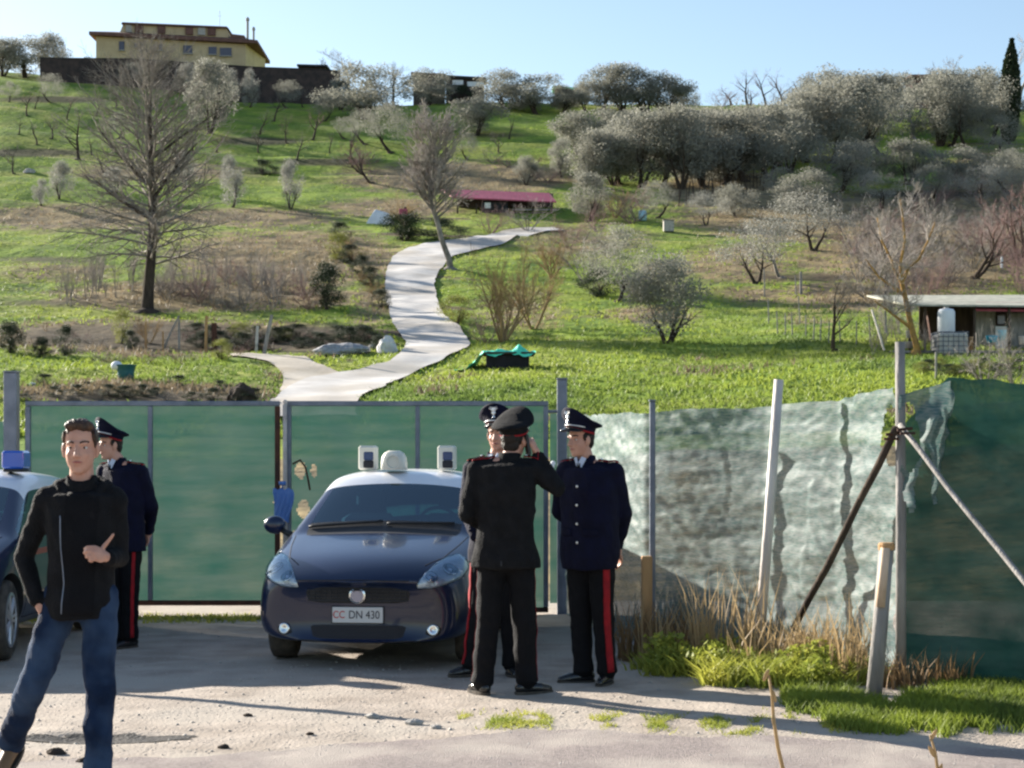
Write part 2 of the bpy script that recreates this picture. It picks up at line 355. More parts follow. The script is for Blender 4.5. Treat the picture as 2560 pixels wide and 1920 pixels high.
def hillmat():
    m = hill.data.materials[0]; t = m.node_tree; n = t.nodes; l = t.links; b = n['Principled BSDF']; b.inputs['Roughness'].default_value = .95; b.inputs['Specular IOR Level'].default_value = .05
    tc = n.new('ShaderNodeTexCoord')
    def nz(sc, st, det=5):
        mp = n.new('ShaderNodeMapping'); mp.inputs['Scale'].default_value = st; l.new(tc.outputs['Object'], mp.inputs[0])
        x = n.new('ShaderNodeTexNoise'); x.inputs['Scale'].default_value = sc; x.inputs['Detail'].default_value = det; l.new(mp.outputs[0], x.inputs[0]); return x.outputs[0]
    def mr(s, a, bb, c=0, d=1):
        r = n.new('ShaderNodeMapRange'); r.inputs[1].default_value = a; r.inputs[2].default_value = bb; r.inputs[3].default_value = c; r.inputs[4].default_value = d; l.new(s, r.inputs[0]); return r.outputs[0]
    def mx(f, a, bb):
        x = n.new('ShaderNodeMix'); x.data_type = 'RGBA'; l.new(f, x.inputs[0])
        for i, q in ((6, a), (7, bb)):
            if isinstance(q, tuple): x.inputs[i].default_value = (*q, 1)
            else: l.new(q, x.inputs[i])
        return x.outputs[2]
    g = mx(mr(nz(.35, (1, .6, 1)), .35, .65), (.25, .34, .045), (.12, .19, .04))
    g = mx(mr(nz(.11, (1, 1.5, 1)), .48, .62), g, (.30, .33, .07))
    g = mx(mr(nz(1.6, (.6, 1, 1), 6), .5, .75), g, (.13, .17, .05))
    br = mx(mr(nz(.5, (1, 1, 1)), .4, .6), (.34, .25, .14), (.19, .145, .10))
    at = n.new('ShaderNodeAttribute'); at.attribute_name = 'dry'
    ad = n.new('ShaderNodeMath'); ad.operation = 'MULTIPLY_ADD'; l.new(nz(.6, (.7, 1, 1), 6), ad.inputs[0]); ad.inputs[1].default_value = .9; l.new(at.outputs['Fac'], ad.inputs[2])
    c = mx(mr(ad.outputs[0], .62, .95, 0, .93), g, br)
    a2 = n.new('ShaderNodeAttribute'); a2.attribute_name = 'bank'; c = mx(mr(a2.outputs['Fac'], .18, .62, 0, .85), c, (.065, .052, .038))  # one dark brown for bank soil and the painted shadow bands
    l.new(c, b.inputs['Base Color'])
    bp = n.new('ShaderNodeBump'); bp.inputs['Strength'].default_value = .9; bp.inputs['Distance'].default_value = .12; l.new(nz(2.2, (1, 1, 1), 8), bp.inputs['Height']); l.new(bp.outputs[0], b.inputs['Normal'])
    tl = n.new('ShaderNodeBsdfTranslucent')
hillmat()
HB = bvh_of(hill)
def bankshade_at(x, y):
    k = int(np.argmin(np.abs(ds-y))); u = 1280+x/y*FPX; j = int(round((u+900)/4400*(nu-1))); return ris_shade[k*nu+max(0, min(nu-1, j))]
def dryat(x, y):
    k = int(np.argmin(np.abs(ds-y))); u = 1280+x/y*FPX; j = int(round((u+900)/4400*(nu-1))); j = max(0, min(nu-1, j)); return dry[k*nu+j]
CO = Vector((0, 0, CAMH))
def at(px, py):
    """point of the slope seen at a 2560-wide photo pixel"""
    dr = proj(px, py, 1.0)-CO; loc, no, i, dist = HB.ray_cast(CO+dr*19.6, dr.normalized())
    if loc is None:
        dr = proj(px, py, 1.0)-CO
        # above the crest: stand on the crest
        for yy in range(int(py), 1200, 3):
            d2 = proj(px, yy, 1.0)-CO; loc, no, i, dist = HB.ray_cast(CO+d2*19.6, d2.normalized())
            if loc is not None: break
    return loc
def T(px, py): return at(px*K, py*K)
def gz(x, y):
    loc, no, i, dist = HB.ray_cast(Vector((x, y, 300)), Vector((0, 0, -1)))
    return loc.z if loc else 0.0

# near ground: trodden dirt in front of the gate
def gnoise(x, y): return .012*noise.noise(Vector((x*1.1, y*1.1, 0)))+.006*noise.noise(Vector((x*4, y*4, 1)))+.0025*noise.noise(Vector((x*13, y*13, 4)))
def pothole(x, y):
    q = ((x+2.32)/.36)**2+((y-9.92)/.17)**2; return -.035*math.exp(-q*q)
gx = np.concatenate([np.linspace(-40, -7, 12), np.linspace(-6.8, 6.8, 380), np.linspace(7, 40, 12)])
gy = np.concatenate([np.linspace(-20, 6, 8), np.linspace(6.3, 18, 330), [18.4, 18.9, 19.3, 19.5]])
gx19 = lambda y: 1
V = []
for y in gy:
    for x in gx:
        inn = abs(x) < 6.9 and 6.2 < y < 18.2
        z = (gnoise(x, y)+pothole(x, y)) if inn else 0.0
        # grassy rise towards the right fence
        k = max(0, min(1, (x-.75-(12.5-y)*.12)/1.6))*max(0, min(1, (y-9.4)/1.6)); z += .06*k if inn or x > 6.9 else 0
        V.append((x, y, z))
ng = len(gx); F = [(i*ng+j, i*ng+j+1, (i+1)*ng+j+1, (i+1)*ng+j) for i in range(len(gy)-1) for j in range(ng-1)]
ground = npmesh('ground', V, F, M['dirt'], smooth=True); tag(ground, kind='structure')
GB = bvh_of(ground)
def g0(x, y):
    loc, no, i, dist = GB.ray_cast(Vector((x, y, 5)), Vector((0, 0, -1))); return loc.z if loc else 0.0
far = npmesh('valley_floor', [(-2500,-1500,-.6),(2500,-1500,-.6),(2500,2500,-.6),(-2500,2500,-.6)], [(0,1,2,3)], mat('valley_ground', (.16,.19,.07), (.22,.18,.10), .02)); tag(far, kind='structure')
# asphalt road in the foreground, ragged edge
rx = np.linspace(-7, 7, 560); ry = np.linspace(0, 1, 60); V = []
for x in rx:
    px = 1280+x/9.6*FPX
    e = float(np.interp(x, [-7, -3, -1.2, 0, 1.2, 2.4, 7], [8.6, 8.9, 9.5, 10.15, 10.0, 9.55, 8.9]))+.16*noise.noise(Vector((x*1.5, 0, 0)))+.07*noise.noise(Vector((x*6, 0, 0)))+.03*noise.noise(Vector((x*19, 0, 0)))
    for t in ry:
        y = 5.0+(e-5.0)*t; z = (gnoise(x, y)+pothole(x, y) if y > 6.2 else 0)
        k = max(0, min(1, (x-.75-(12.5-y)*.12)/1.6))*max(0, min(1, (y-9.4)/1.6)); V.append((x, y, z+.06*k+.006))
F = [(i*60+j, (i+1)*60+j, (i+1)*60+j+1, i*60+j+1) for i in range(559) for j in range(59)]
road = npmesh('road', V, F, M['road'], smooth=True); tag(road, kind='structure')

def strip(name, pairs, m, off, nsub=14, nw=12):
    pairs = [(T(*a), T(*b)) for a, b in pairs]; V = []; rows = []
    for i in range(len(pairs)-1):
        for k in range(nsub):
            t = k/nsub
            def cr(q):
                p0 = pairs[max(i-1,0)][q]; p1 = pairs[i][q]; p2 = pairs[i+1][q]; p3 = pairs[min(i+2,len(pairs)-1)][q]
                return .5*((2*p1)+(-p0+p2)*t+(2*p0-5*p1+4*p2-p3)*t*t+(-p0+3*p1-3*p2+p3)*t*t*t)
            rows.append((cr(0), cr(1)))
    for r, (a, b) in enumerate(rows):
        b = b-(a-b).normalized()*(.10*noise.noise(Vector((r*.2,9,0)))+.08*noise.noise(Vector((r*.6,5,0)))); a = a+(a-b).normalized()*(.10*noise.noise(Vector((r*.22,0,0)))+.08*noise.noise(Vector((r*.7,3,0)))); 
        for j in range(nw+1):
            p = a.lerp(b, j/nw); V.append((p.x, p.y, gz(p.x, p.y)+off))
    F = [(i*(nw+1)+j, i*(nw+1)+j+1, (i+1)*(nw+1)+j+1, (i+1)*(nw+1)+j) for i in range(len(rows)-1) for j in range(nw)]
    return tag(npmesh(name, V, F, m, smooth=True), kind='structure')
strip('lane', [((560,905),(770,905)),((597,866),(775,866)),((640,832),(830,838)),((720,812),(900,806)),((800,795),(965,775)),((860,770),(1015,748)),((876,742),(1000,722)),((850,700),(968,690)),
     ((834,650),(945,650)),((833,600),(940,605)),((845,562),(960,575)),((880,538),(985,553)),((940,525),(1035,541)),((1020,514),(1095,525)),((1090,500),(1150,509)),((1200,492),(1222,499))], M['gravelroad'], .10)
strip('side_track', [((500,766),(495,772)),((560,768),(548,777)),((620,770),(590,790)),((665,776),(612,818)),((705,795),(606,848)),((745,812),(640,850))], M['track'], .07)

# dark muddy pothole in the dirt left of the road
V = [(-2.32, 9.92, g0(-2.32, 9.92)+.005)]; N = 60
for rr in (.35, .7, 1.0):
    for k in range(N):
        a = 2*math.pi*k/N; q = rr*(1+(.35*noise.noise(Vector((math.cos(a)*2, math.sin(a)*2, 3)))+.25*noise.noise(Vector((math.cos(a)*6, math.sin(a)*6, 3))))*rr); x = -2.32+.50*q*math.cos(a); y = 9.92+.15*q*math.sin(a); V.append((x, y, g0(x, y)+.005))
F = [(0, 1+k, 1+(k+1) % N, 1+(k+1) % N) for k in range(N)]
me = bpy.data.meshes.new('pothole'); me.from_pydata(V, [], [(0, 1+k, 1+(k+1) % N) for k in range(N)]+[(1+r_*N+k, 1+(r_+1)*N+k, 1+(r_+1)*N+(k+1) % N, 1+r_*N+(k+1) % N) for r_ in (0, 1) for k in range(N)]); me.materials.append(mat('wet_mud', (.012,.011,.011), (.05,.042,.035), 12, .7, .5, 40)); o = bpy.data.objects.new('pothole', me); COL.objects.link(o); tag(o, kind='structure')
# ---------------------------------------------------------------- gate
GY = 17.7
def X(px, d): return (px-1280)/FPX*d
def Zp(py, d): return CAMH-(py-HOR)/FPX*d
def netgrid(name, x0, x1, z0, z1, mat_, parent, holes=(), y=0, amp=.012, step=.017, seed=0):
    nx = int((x1-x0)/step); nz_ = int((z1-z0)/step); V = []; F = []
    for i in range(nx+1):
        for j in range(nz_+1):
            x = x0+(x1-x0)*i/nx; z = z0+(z1-z0)*j/nz_
            ed = min(1, 6*min(i/nx, 1-i/nx, j/nz_, 1-j/nz_))
            V.append((x, y+ed*(amp*noise.noise(Vector((x*2.2+seed, z*2.2, seed)))+amp*.5*noise.noise(Vector((x*.8+seed, z*9, 2)))), z))
    for i in range(nx):
        for j in range(nz_):
            cx = x0+(x1-x0)*(i+.5)/nx; cz = z0+(z1-z0)*(j+.5)/nz_
            if any(((cx-a)/ra)**2+((cz-b)/rb)**2+.5*noise.noise(Vector((cx*14, cz*14, 0))) < 1 for a, b, ra, rb in holes): continue
            k = i*(nz_+1)+j; F.append((k, k+nz_+1, k+nz_+2, k+1))
    return npmesh(name, V, F, mat_, parent, smooth=True)
def gate_leaf(label, pxa, pxb, pxm, zt, zb, rusty, holes, seed):
    t = thing('gate_leaf', label, 'gate', (0, GY, 0), group='leaves of the green netted gate')
    xa, xb, xm = X(pxa, GY), X(pxb, GY), X(pxm, GY); s = .05
    for nm, c, d, m_ in (('top_rail', ((xa+xb)/2, 0, zt-s/2), (xb-xa, s, s), M['steel']), ('bottom_rail', ((xa+xb)/2, 0, zb+s/2), (xb-xa, s, s), M['rust']),
                     ('side_rail', (xa+s/2, 0, (zt+zb)/2), (s, s, zt-zb-2*s-.004), M['steel']), ('middle_bar', (xm, 0, (zt+zb)/2), (.045, .045, zt-zb-2*s-.004), M['steel']),
                     ('side_rail', (xb-s/2, 0, (zt+zb)/2), (s, s, zt-zb-2*s-.004), M['rust'] if rusty else M['steel'])):
        b = MB(); b.box(c, d, bev=.006); b.build(nm, m_, t)
    b = MB(); b.box(((xa+xb)/2, 0, (zt+zb)/2+.1), (1, 1, 1))
    netgrid('shade_net', xa+.01, xb-.01, zb+.02, zt-.02, M['net'], t, holes, y=.035, seed=seed)
    return t
gate_leaf('left leaf of the netted gate, with a rusty right edge beside the pale lock pipe', 64, 700, 376, 2.155, .10, True, [(X(690, GY)-.0, Zp(1256, GY), .03, .05)], 1)
gr_ = gate_leaf('right leaf of the netted gate, behind the front parked car', 716, 1371, 1044, 2.155, .03, False, [(X(750, GY), Zp(1176, GY), .055, .095), (X(783, GY), Zp(1178, GY), .03, .075), (X(758, GY), Zp(1272, GY), .065, .09), (X(735, GY), Zp(1350, GY), .05, .09)], 5)
b = MB(); b.tube([(X(733, GY), -.04, Zp(1160, GY)), (X(752, GY), -.05, Zp(1150, GY)), (X(765, GY), -.05, Zp(1168, GY)), (X(772, GY), -.05, Zp(1200, GY)), (X(776, GY), -.04, Zp(1225, GY))], .011, 6); b.build('chain', M['rust'], gr_)
def post(label, px, d, z0, z1, w_, m_, name='gate_post', cat='post', round_=False, topx=None, group=None, cap=True):
    x = X(px, d); t = thing(name, label, cat, (x, d, 0), group=group)
    b = MB(); dx = 0 if topx is None else X(topx, d)-x
    if round_: b.tube([(0,0,z0), (dx*.5+.004,0,(z0+z1)/2), (dx,0,z1)], [w_/2*1.05, w_/2, w_/2*.95], 12)
    else: b.box((0,0,(z0+z1)/2), (w_, w_, z1-z0), bev=.008)
    b.build('shaft', m_, t, smooth=round_)
    if cap:
        b = MB(); 
        if round_: b.lathe([(w_*.56, z1-.02), (w_*.56, z1+.006), (w_*.3, z1+.016)], (dx, 0, 0), 12)
        else: b.box((0,0,z1+.008), (w_+.012, w_+.012, .016), bev=.004)
        b.build('post_cap', m_, t, smooth=False)
    return t
post('thick grey steel gate post at the left edge of the photo', 29, GY, -.05, 2.44, .13, M['steel'])
post('grey steel gate post between the gate and the pale fence net', 1405, GY, -.05, 2.37, .10, M['steel'])
post('pale pink pipe standing where the two gate leaves meet', 712, GY-.06, 0, 2.15, .045, M['paleiron'], 'lock_pipe', 'pipe', True)
# narrow net strip between the right leaf and its post, and the fence panel left of the gate
t = thing('side_net_strip', 'narrow green net strip between the right gate leaf and the grey post', 'net', (0, GY, 0))
netgrid('shade_net', X(1375, GY), X(1394, GY), .12, 2.03, M['net'], t, y=.03)
b = MB(); b.tube([(X(1371, GY), 0, 2.05), (X(1396, GY), 0, 2.05)], .018, 6); b.build('top_rail', M['steel'], t)
t = thing('side_fence_panel', 'green netted fence panel left of the thick gate post', 'fence', (0, GY, 0))
netgrid('shade_net', X(-260, GY), X(12, GY), .1, 1.95, M['net'], t, y=.02, seed=9)
for px in (-262, -120): b = MB(); b.box((X(px, GY), 0, 1), (.05, .05, 2)); b.build('upright', M['steel'], t)
# blue plastic bag tied on the lock side
t = thing('blue_bag', 'blue plastic bag tied to the pale pipe between the gate leaves', 'bag', (X(711, GY), GY-.13, Zp(1260, GY)))
V = []; n1, n2 = 14, 18
for j in range(n2+1):
    q = j/n2; z = .155-.33*q; wd = .11*(1-.35*q) if j > 1 else .10
    for i in range(n1+1):
        s_ = i/n1*2-1; V.append((s_*wd+.012*math.sin(q*5), -.035*(1-s_*s_)-.012*math.sin(i*1.7+q*6)*math.sin(q*3.1), z+.01*math.sin(i*1.3)*(1 if j in (0, n2) else .3)))
nv = len(V); V += [(x, .012, z) for x, y, z in V]; row = n1+1
F = [(j*row+i, (j+1)*row+i, (j+1)*row+i+1, j*row+i+1) for j in range(n2) for i in range(n1)]
F += [(a+nv, d_+nv, c+nv, b_+nv) for a, b_, c, d_ in F]
npmesh('bag_body', V, F, M['bluebag'], t, smooth=True)
b = MB(); b.tube([(0,-.02,.155),(.0,-.03,.20),(.0,.05,.215)], .008, 6); b.tube([(-.035,-.025,.21),(.035,-.025,.21)], .02, 8); b.build('tie', M['bluebag'], t, smooth=True)

# ---------------------------------------------------------------- net fence to the right
def fence_net(name, label, path, tops, bots, mat_, seed, wr=1.0, holes=(), du=.025, slack=None):
    path = [Vector((a, b_, 0)) for a, b_ in path]; L = [0]
    for i in range(1, len(path)): L.append(L[-1]+(path[i]-path[i-1]).length)
    n = int(L[-1]/du); V = []; nz_ = 110
    for i in range(n+1):
        s_ = L[-1]*i/n; x = float(np.interp(s_, L, [p.x for p in path])); y = float(np.interp(s_, L, [p.y for p in path]))
        k = max(j for j in range(len(L)) if L[j] <= s_+1e-9); k = min(k, len(L)-2)
        tdir = (path[k+1]-path[k]).normalized(); no = Vector((-tdir.y, tdir.x, 0))*-1
        zt = float(np.interp(s_, L, tops))+.035*noise.noise(Vector((s_*1.3, seed, 0)))+.012*noise.noise(Vector((s_*7, seed, 0))); zb = float(np.interp(s_, L, bots))
        for j in range(nz_+1):
            z = zb+(zt-zb)*j/nz_; q = Vector((s_, z, seed)); a = wr*(.6+.4*s_/L[-1])
            rid = 1-abs(noise.noise(Vector((s_*3.1-z*2.0, z*2.6+s_*.8, seed)))*2)
            fold = noise.noise(Vector((s_*1.1, z*4.2, seed)))+.6*noise.noise(Vector((s_*2.2+z*1.5, z*9, seed+1)))
            diag = 1-abs(noise.noise(Vector((s_*4.5+z*5.5, z*1.4-s_*.5, seed+2)))*2.2)
            fine = noise.noise(Vector((s_*9+z*4, z*26, seed+4)))+.6*noise.noise(Vector((s_*24, z*38, seed+5)))
            d_ = a*(.050*noise.noise(q*.9)+.030*fold+.020*max(0, diag)*(1 if noise.noise(q*.8) > -.1 else .3)+.0085*fine)
            V.append((x+no.x*d_, y+no.y*d_, z+.01*noise.noise(q*5)))
    r_ = nz_+1; F = []
    for i in range(n):
        for j in range(nz_):
            s_ = L[-1]*(i+.5)/n; z = V[i*r_+j][2]
            if any(((s_-a)/ra)**2+((z-b_)/rb)**2+.35*noise.noise(Vector((s_*9, z*9, 0))) < 1 for a, b_, ra, rb in holes): continue
            F.append((i*r_+j, (i+1)*r_+j, (i+1)*r_+j+1, i*r_+j+1))
    o = npmesh(name, V, F, mat_, None, smooth=True); return tag(o, label, 'net')
PA = [(.56, 17.62), (.80, 16.0), (1.12, 14.65), (1.95, 13.65), (2.38, 12.85), (2.63, 11.98)]
fence_net('shade_net_fence', 'wrinkled pale shade net fence running from the gate post to the tall corner post', PA, [2.02, 1.98, 1.95, 1.99, 2.0, 2.06], [-.02, 0, .02, .03, .04, .05], M['oldnet'], 3, 1.0, holes=[(6.08, 1.72, .13, .20)])
PB = [(2.64, 11.97), (2.93, 11.84), (3.2, 11.68), (5.2, 10.5)]
fence_net('shade_net_fence', 'dark green shade net fence right of the tall corner post, in shadow', PB, [1.78, 2.13, 2.09, 1.85], [.02, .02, .02, .0], M['net_shaded'] if 'net_shaded' in M else M['oldnet'], 8, .55)
# crumpled flap at the torn corner
b = MB(); V = []; n1 = 40
for i in range(n1+1):
    for j in range(n1+1):
        u_, v_ = i/n1, j/n1; p = Vector((2.60+.36*u_, 11.80+.12*math.sin(u_*6+v_*4)*.4, 2.0-.82*v_+.10*u_)); e = noise.noise(p*6)*.10+noise.noise(p*14)*.05
        V.append((p.x+.03*noise.noise(p*8), p.y+e-.05*math.sin(math.pi*u_), p.z))
F = [(i*(n1+1)+j, (i+1)*(n1+1)+j, (i+1)*(n1+1)+j+1, i*(n1+1)+j+1) for i in range(n1) for j in range(n1)
     if ((i/n1-.12)/.2)**2+((j/n1-.35)/.28)**2 > 1 and not (j/n1 > .72+.25*math.sin(i*.3) )]
tag(npmesh('net_flap', V, F, M['oldnet'], smooth=True), 'crumpled torn flap of net hanging by the tall corner post', 'net')
G_ = 'posts of the net fence'
post('tall grey pole at the fence corner with two braces tied to it', 2252, 11.85, 0, 2.36, .07, M['greypost'], 'fence_post', 'pole', True, 2250, cap=False)
post('white slightly leaning pole in front of the pale net', 1893, 13.1, 0, Zp(949, 13.1), .075, M['whitepost'], 'fence_post', 'pole', True, 1947, cap=False)
post('thin dark grey steel post in front of the pale net, near the gate post', 1631, 14.25, 0, Zp(1004, 14.25), .045, M['steel'], 'fence_post', 'post')
post('short square wooden stake at the foot of the thin dark post', 1617, 14.15, 0, Zp(1390, 14.15), .085, M['wood'], 'wooden_stake', 'stake', cap=False)
t = post('thick round wooden post with a sawn orange top, leaning in the grass', 2183, 11.35, 0, 1.02, .10, M['greypost'], 'wooden_post', 'post', True, 2216, cap=False)
b = MB(); dx = X(2216, 11.35)-X(2183, 11.35); b.lathe([(.054, .985), (.055, 1.02), (.045, 1.032)], (dx, 0, 0), 14); b.build('sawn_top', M['wood'], t, smooth=False)
b = MB(); b.tube([(dx*.60-.012, -.035, .62), (dx*.99-.012, -.0355, 1.0)], .032, 8); b.build('bare_wood_strip', mat('bare_wood', (.66,.50,.36), (.52,.38,.27), 8, .8), t, smooth=True)
def brace(label, a, d0, b_, d1, w_, m_):
    p0 = Vector((X(a[0], d0), d0, Zp(a[1], d0))); p1 = Vector((X(b_[0], d1), d1, max(.0, Zp(b_[1], d1))))
    t = thing('brace_pole', label, 'pole', (p1.x, p1.y, 0)); b = MB(); q0 = p0-Vector((p1.x, p1.y, 0)); q1 = Vector((0, 0, p1.z))
    q_ = [q0.lerp(q1, k/6)+Vector((.005*math.sin(k*2.1), 0, -.022*math.sin(math.pi*k/6)))*(0 < k < 6) for k in range(7)]; b.tube(q_, [w_/2*(1+.05*math.sin(k*1.9)) for k in range(7)], 10); b.build('shaft', m_, t, smooth=True)
    b = MB(); b.tube([q0+(q1-q0)*.03+Vector((-.05,-.02,0)), q0+(q1-q0)*.03+Vector((.05,-.02,0.01))], .012, 6); b.tube([q0+(q1-q0)*.05+Vector((-.05,-.025,0)), q0+(q1-q0)*.05+Vector((.05,-.02,0))], .01, 6); b.build('wire_binding', M['rust'], t)
brace('dark brace pole leaning from the fence corner down to the left', (2240, 1070), 11.76, (1985, 1570), 12.95, .05, M['bark'])
brace('grey brace pole leaning from the fence corner down to the right', (2250, 1062), 11.76, (2640, 1545), 10.3, .036, M['greypost'])

# ---------------------------------------------------------------- things on the slope
def sc_at(p): return p.y/FPX
def place(px, py): return T(px, py)
# green tarp over a dark trough
p = T(1096, 800); s = sc_at(p)
t = thing('water_trough', 'dark wooden trough half covered by a green tarp on the grass', 'trough', (p.x, p.y+.8, p.z), .03); w_ = 108*K*s; h_ = 42*K*s
b = MB(); b.box((0,0,h_*.42), (w_*.86, 1.3, h_*.84), bev=.04); b.build('tank', mat('black_wood', (.018,.016,.022), (.01,.01,.012), 3, .8), t)
for sx in (-1, 1): b = MB(); b.box((sx*w_*.38, -.45, h_*.05), (.18, .18, h_*.3)); b.build('foot', M['bark'], t)
b = MB(); b.box((.05,0,h_*.90), (w_*1.05, 1.5, h_*.12), bev=.03); b.build('lid', M['bark'], t)
V = []; n1, n2 = 90, 26; x0 = -w_*.5-62*K*s
for i in range(n1+1):
    u_ = i/n1; x = x0+(w_*.5+.12-x0)*u_
    for j in range(n2+1):
        v_ = j/n2*2-1
        top = h_*1.02; edge = -w_*.5
        z = top if x > edge else max(.03, top-(edge-x)*1.15)
        wdt = .78 if x > edge else .55+.12*math.sin(x*3)
        if u_ > .72: z += .22*math.exp(-((u_-.80)/.06)**2)*(1-v_*v_)**.5
        q = Vector((x*1.6, v_*1.5, 0)); z += .10*noise.noise(q*1.4)+.05*noise.noise(q*4)
        yy = v_*wdt
        if abs(v_) > .8: z -= (abs(v_)-.8)*1.1*(.5+noise.noise(q))
        V.append((x, yy+.05*noise.noise(q*3), max(z, .02 if x < edge else z)))
r_ = n2+1; F = [(i*r_+j, (i+1)*r_+j, (i+1)*r_+j+1, i*r_+j+1) for i in range(n1) for j in range(n2)]
tp = npmesh('tarp', V, F, M['tarp'], smooth=True); tp.location = t.location; tag(tp, 'bright green tarp draped over the dark trough and trailing left onto the grass', 'tarp')

def boulder(name, label, px, py, w_, h_, m_, seed, cat='boulder', group=None, n=4):
    p = T(px, py); s = sc_at(p); rx_, rz = w_*K*s/2, h_*K*s/2
    bm = bmesh.new(); bmesh.ops.create_icosphere(bm, subdivisions=n, radius=1)
    for v in bm.verts:
        q = v.co*1.4+Vector((seed*7.1, 0, 0)); f = 1+.28*noise.noise(q)+.12*noise.noise(q*2.7); v.co = Vector((v.co.x*rx_*f, v.co.y*rx_*.8*f, max(-.35, v.co.z*f)*rz+rz*.35))
    me = bpy.data.meshes.new(name); bm.to_mesh(me); bm.free(); me.materials.append(m_)
    o = bpy.data.objects.new(name, me); COL.objects.link(o); o.location = p+Vector((0, rx_*.4, 0)); return tag(o, label, cat, group)
boulder('boulder', 'large white rounded boulder beside the lane fork', 836, 763, 42, 52, mat('white_rock', (.66,.65,.63), (.48,.47,.46), 2, .9, .6, 6), 1)
boulder('rubble_stone', 'pinkish rubble stone left of the white boulder', 806, 752, 20, 16, M['stone'], 2, 'stone')
boulder('rubble_stone', 'small pale rubble stone between the gravel heap and the boulder', 790, 760, 20, 18, M['whitepost'], 3, 'stone')
boulder('gravel_heap', 'low heap of grey gravel beside the side track', 735, 768, 110, 42, mat('grey_gravel', (.36,.36,.37), (.24,.24,.25), 8, .95, 1, 12), 4, 'heap')
boulder('boulder', 'small white stone in the grass above the left gate post', 68, 834, 20, 12, M['whitesheet'], 6, 'stone')
boulder('root_stump', 'dark earth clump with roots above the gate, left of the lane', 520, 868, 58, 60, M['bark'], 7, 'stump')
boulder('boulder', 'dark grey rock in the green field near the far left', 62, 374, 26, 16, M['stone'], 8, 'stone')
# teal tub with white bag
p = T(272, 822); s = sc_at(p)
t = thing('plastic_tub', 'dark teal plastic tub on the grass above the left gate leaf', 'tub', p); r_ = 21*K*s
b = MB(); b.lathe([(r_*.75, 0), (r_*.85, r_*.8), (r_, r_*1.5), (r_*1.08, r_*1.52), (r_*1.08, r_*1.62), (r_*.95, r_*1.62), (r_*.8, r_*.4)], n=20); b.build('shell', M['tealbin'], t, smooth=True)
b = MB(); b.ell((-r_*.9, -r_*.2, r_*1.5), (r_*.6, r_*.5, r_*.5)); o = b.build('white_bag', M['whitesheet'], None, smooth=True); o.location = p; tag(o, 'white bag hanging on the teal tub', 'bag')
# small tubs up the slope
for px, py, w_, h_, m_, lb in ((1388, 477, 19, 21, M['palebin'], 'small pale blue barrel standing on the green slope'), (1444, 501, 22, 24, M['stone'], 'small grey crate on the slope right of the pale blue barrel')):
    p = T(px, py); s = sc_at(p); t = thing('barrel' if w_ == 19 else 'crate', lb, 'barrel' if w_ == 19 else 'crate', p); b = MB()
    if w_ == 19: b.lathe([(w_*K*s*.42, 0), (w_*K*s*.5, h_*K*s*.5), (w_*K*s*.42, h_*K*s)], n=14); b.build('drum', m_, t, smooth=True); b = MB(); b.lathe([(w_*K*s*.44, h_*K*s*1.0), (w_*K*s*.4, h_*K*s*1.06)], n=14); b.build('lid', M['whitesheet'], t)
    else: b.box((0,0,h_*K*s/2), (w_*K*s, w_*K*s, h_*K*s), bev=.03); b.build('box', m_, t); b = MB(); b.box((0,0,h_*K*s+.02), (w_*K*s*1.1, w_*K*s*1.1, .04)); b.build('lid', M['greypost'], t)
# white covered pile
p = T(822, 484); s = sc_at(p); w_ = 66*K*s; h_ = 40*K*s
V = []; n1 = 24
for i in range(n1+1):
    for j in range(n1+1):
        u_, v_ = i/n1, j/n1; x = (u_-.5)*w_; y = (v_-.5)*w_*.9
        z = h_*min(1, min(u_*3.2, (1-u_)*4+.35*0, v_*4, (1-v_)*4))*(1.05-.45*u_) if 0 < i < n1 and 0 < j < n1 else 0
        V.append((x, y, z+.10*noise.noise(Vector((x*1.5, y*1.5, 0)))*(z > 0)))
F = [(i*(n1+1)+j, (i+1)*(n1+1)+j, (i+1)*(n1+1)+j+1, i*(n1+1)+j+1) for i in range(n1) for j in range(n1)]
o = npmesh('covered_pile', V, F, M['whitesheet']); o.location = p+Vector((0, w_*.4, -.1)); tag(o, 'white plastic sheet over a pile left of the red roofed shed', 'covered pile')
# red-roofed long shed
pa, pb = T(962, 466), T(1208, 470); s = sc_at(pa)
def wp(px, py, d): return proj(px*K, py*K, d)
d0 = pa.y+1
t = thing('long_shed', 'long low shed with a red sheet metal roof above the lane', 'shed', (0, 0, 0))
A = wp(952, 411, d0+3.2); B = wp(1186, 419, d0+3.2); C = wp(1202, 438, d0); D = wp(978, 428, d0)
b = MB(); up = Vector((0, 0, .10))
b.add([A, B, C, D, A+up, B+up, C+up, D+up], [(3,2,1,0),(4,5,6,7),(0,1,5,4),(1,2,6,5),(2,3,7,6),(3,0,4,7)]); b.build('roof', M['redroof'], t)
zb = min(pa.z, pb.z)-.6
b = MB(); xa, xb = D.x+.3, C.x-.2
b.box(((xa+xb)/2, d0+3.0, (zb+A.z)/2-.15), (xb-xa, .12, A.z-zb-.3)); b.build('back_wall', M['plank'], t)
b = MB(); b.box((xb-1.9, d0+.35, (zb+C.z)/2-.35), (3.6, .1, C.z-zb-.75)); b.build('front_wall', M['plank'], t)
b = MB(); b.box((xb-1.6, d0+.2, C.z-.55), (3.8, .15, .12)); b.build('beam', M['greypost'], t)
for k in range(6):
    x = xa+.1+(xb-xa-.3)*k/5; b = MB(); b.tube([(x, d0+.12, zb), (x, d0+.12, C.z-.03)], .08, 6); b.build('support', M['bark'], t)
b = MB(); b.box((xa+3.2, d0+1.2, zb+1.4), (2.2, 1.4, 1.7), bev=.1); b.build('stored_cart', M['interior'], t); 
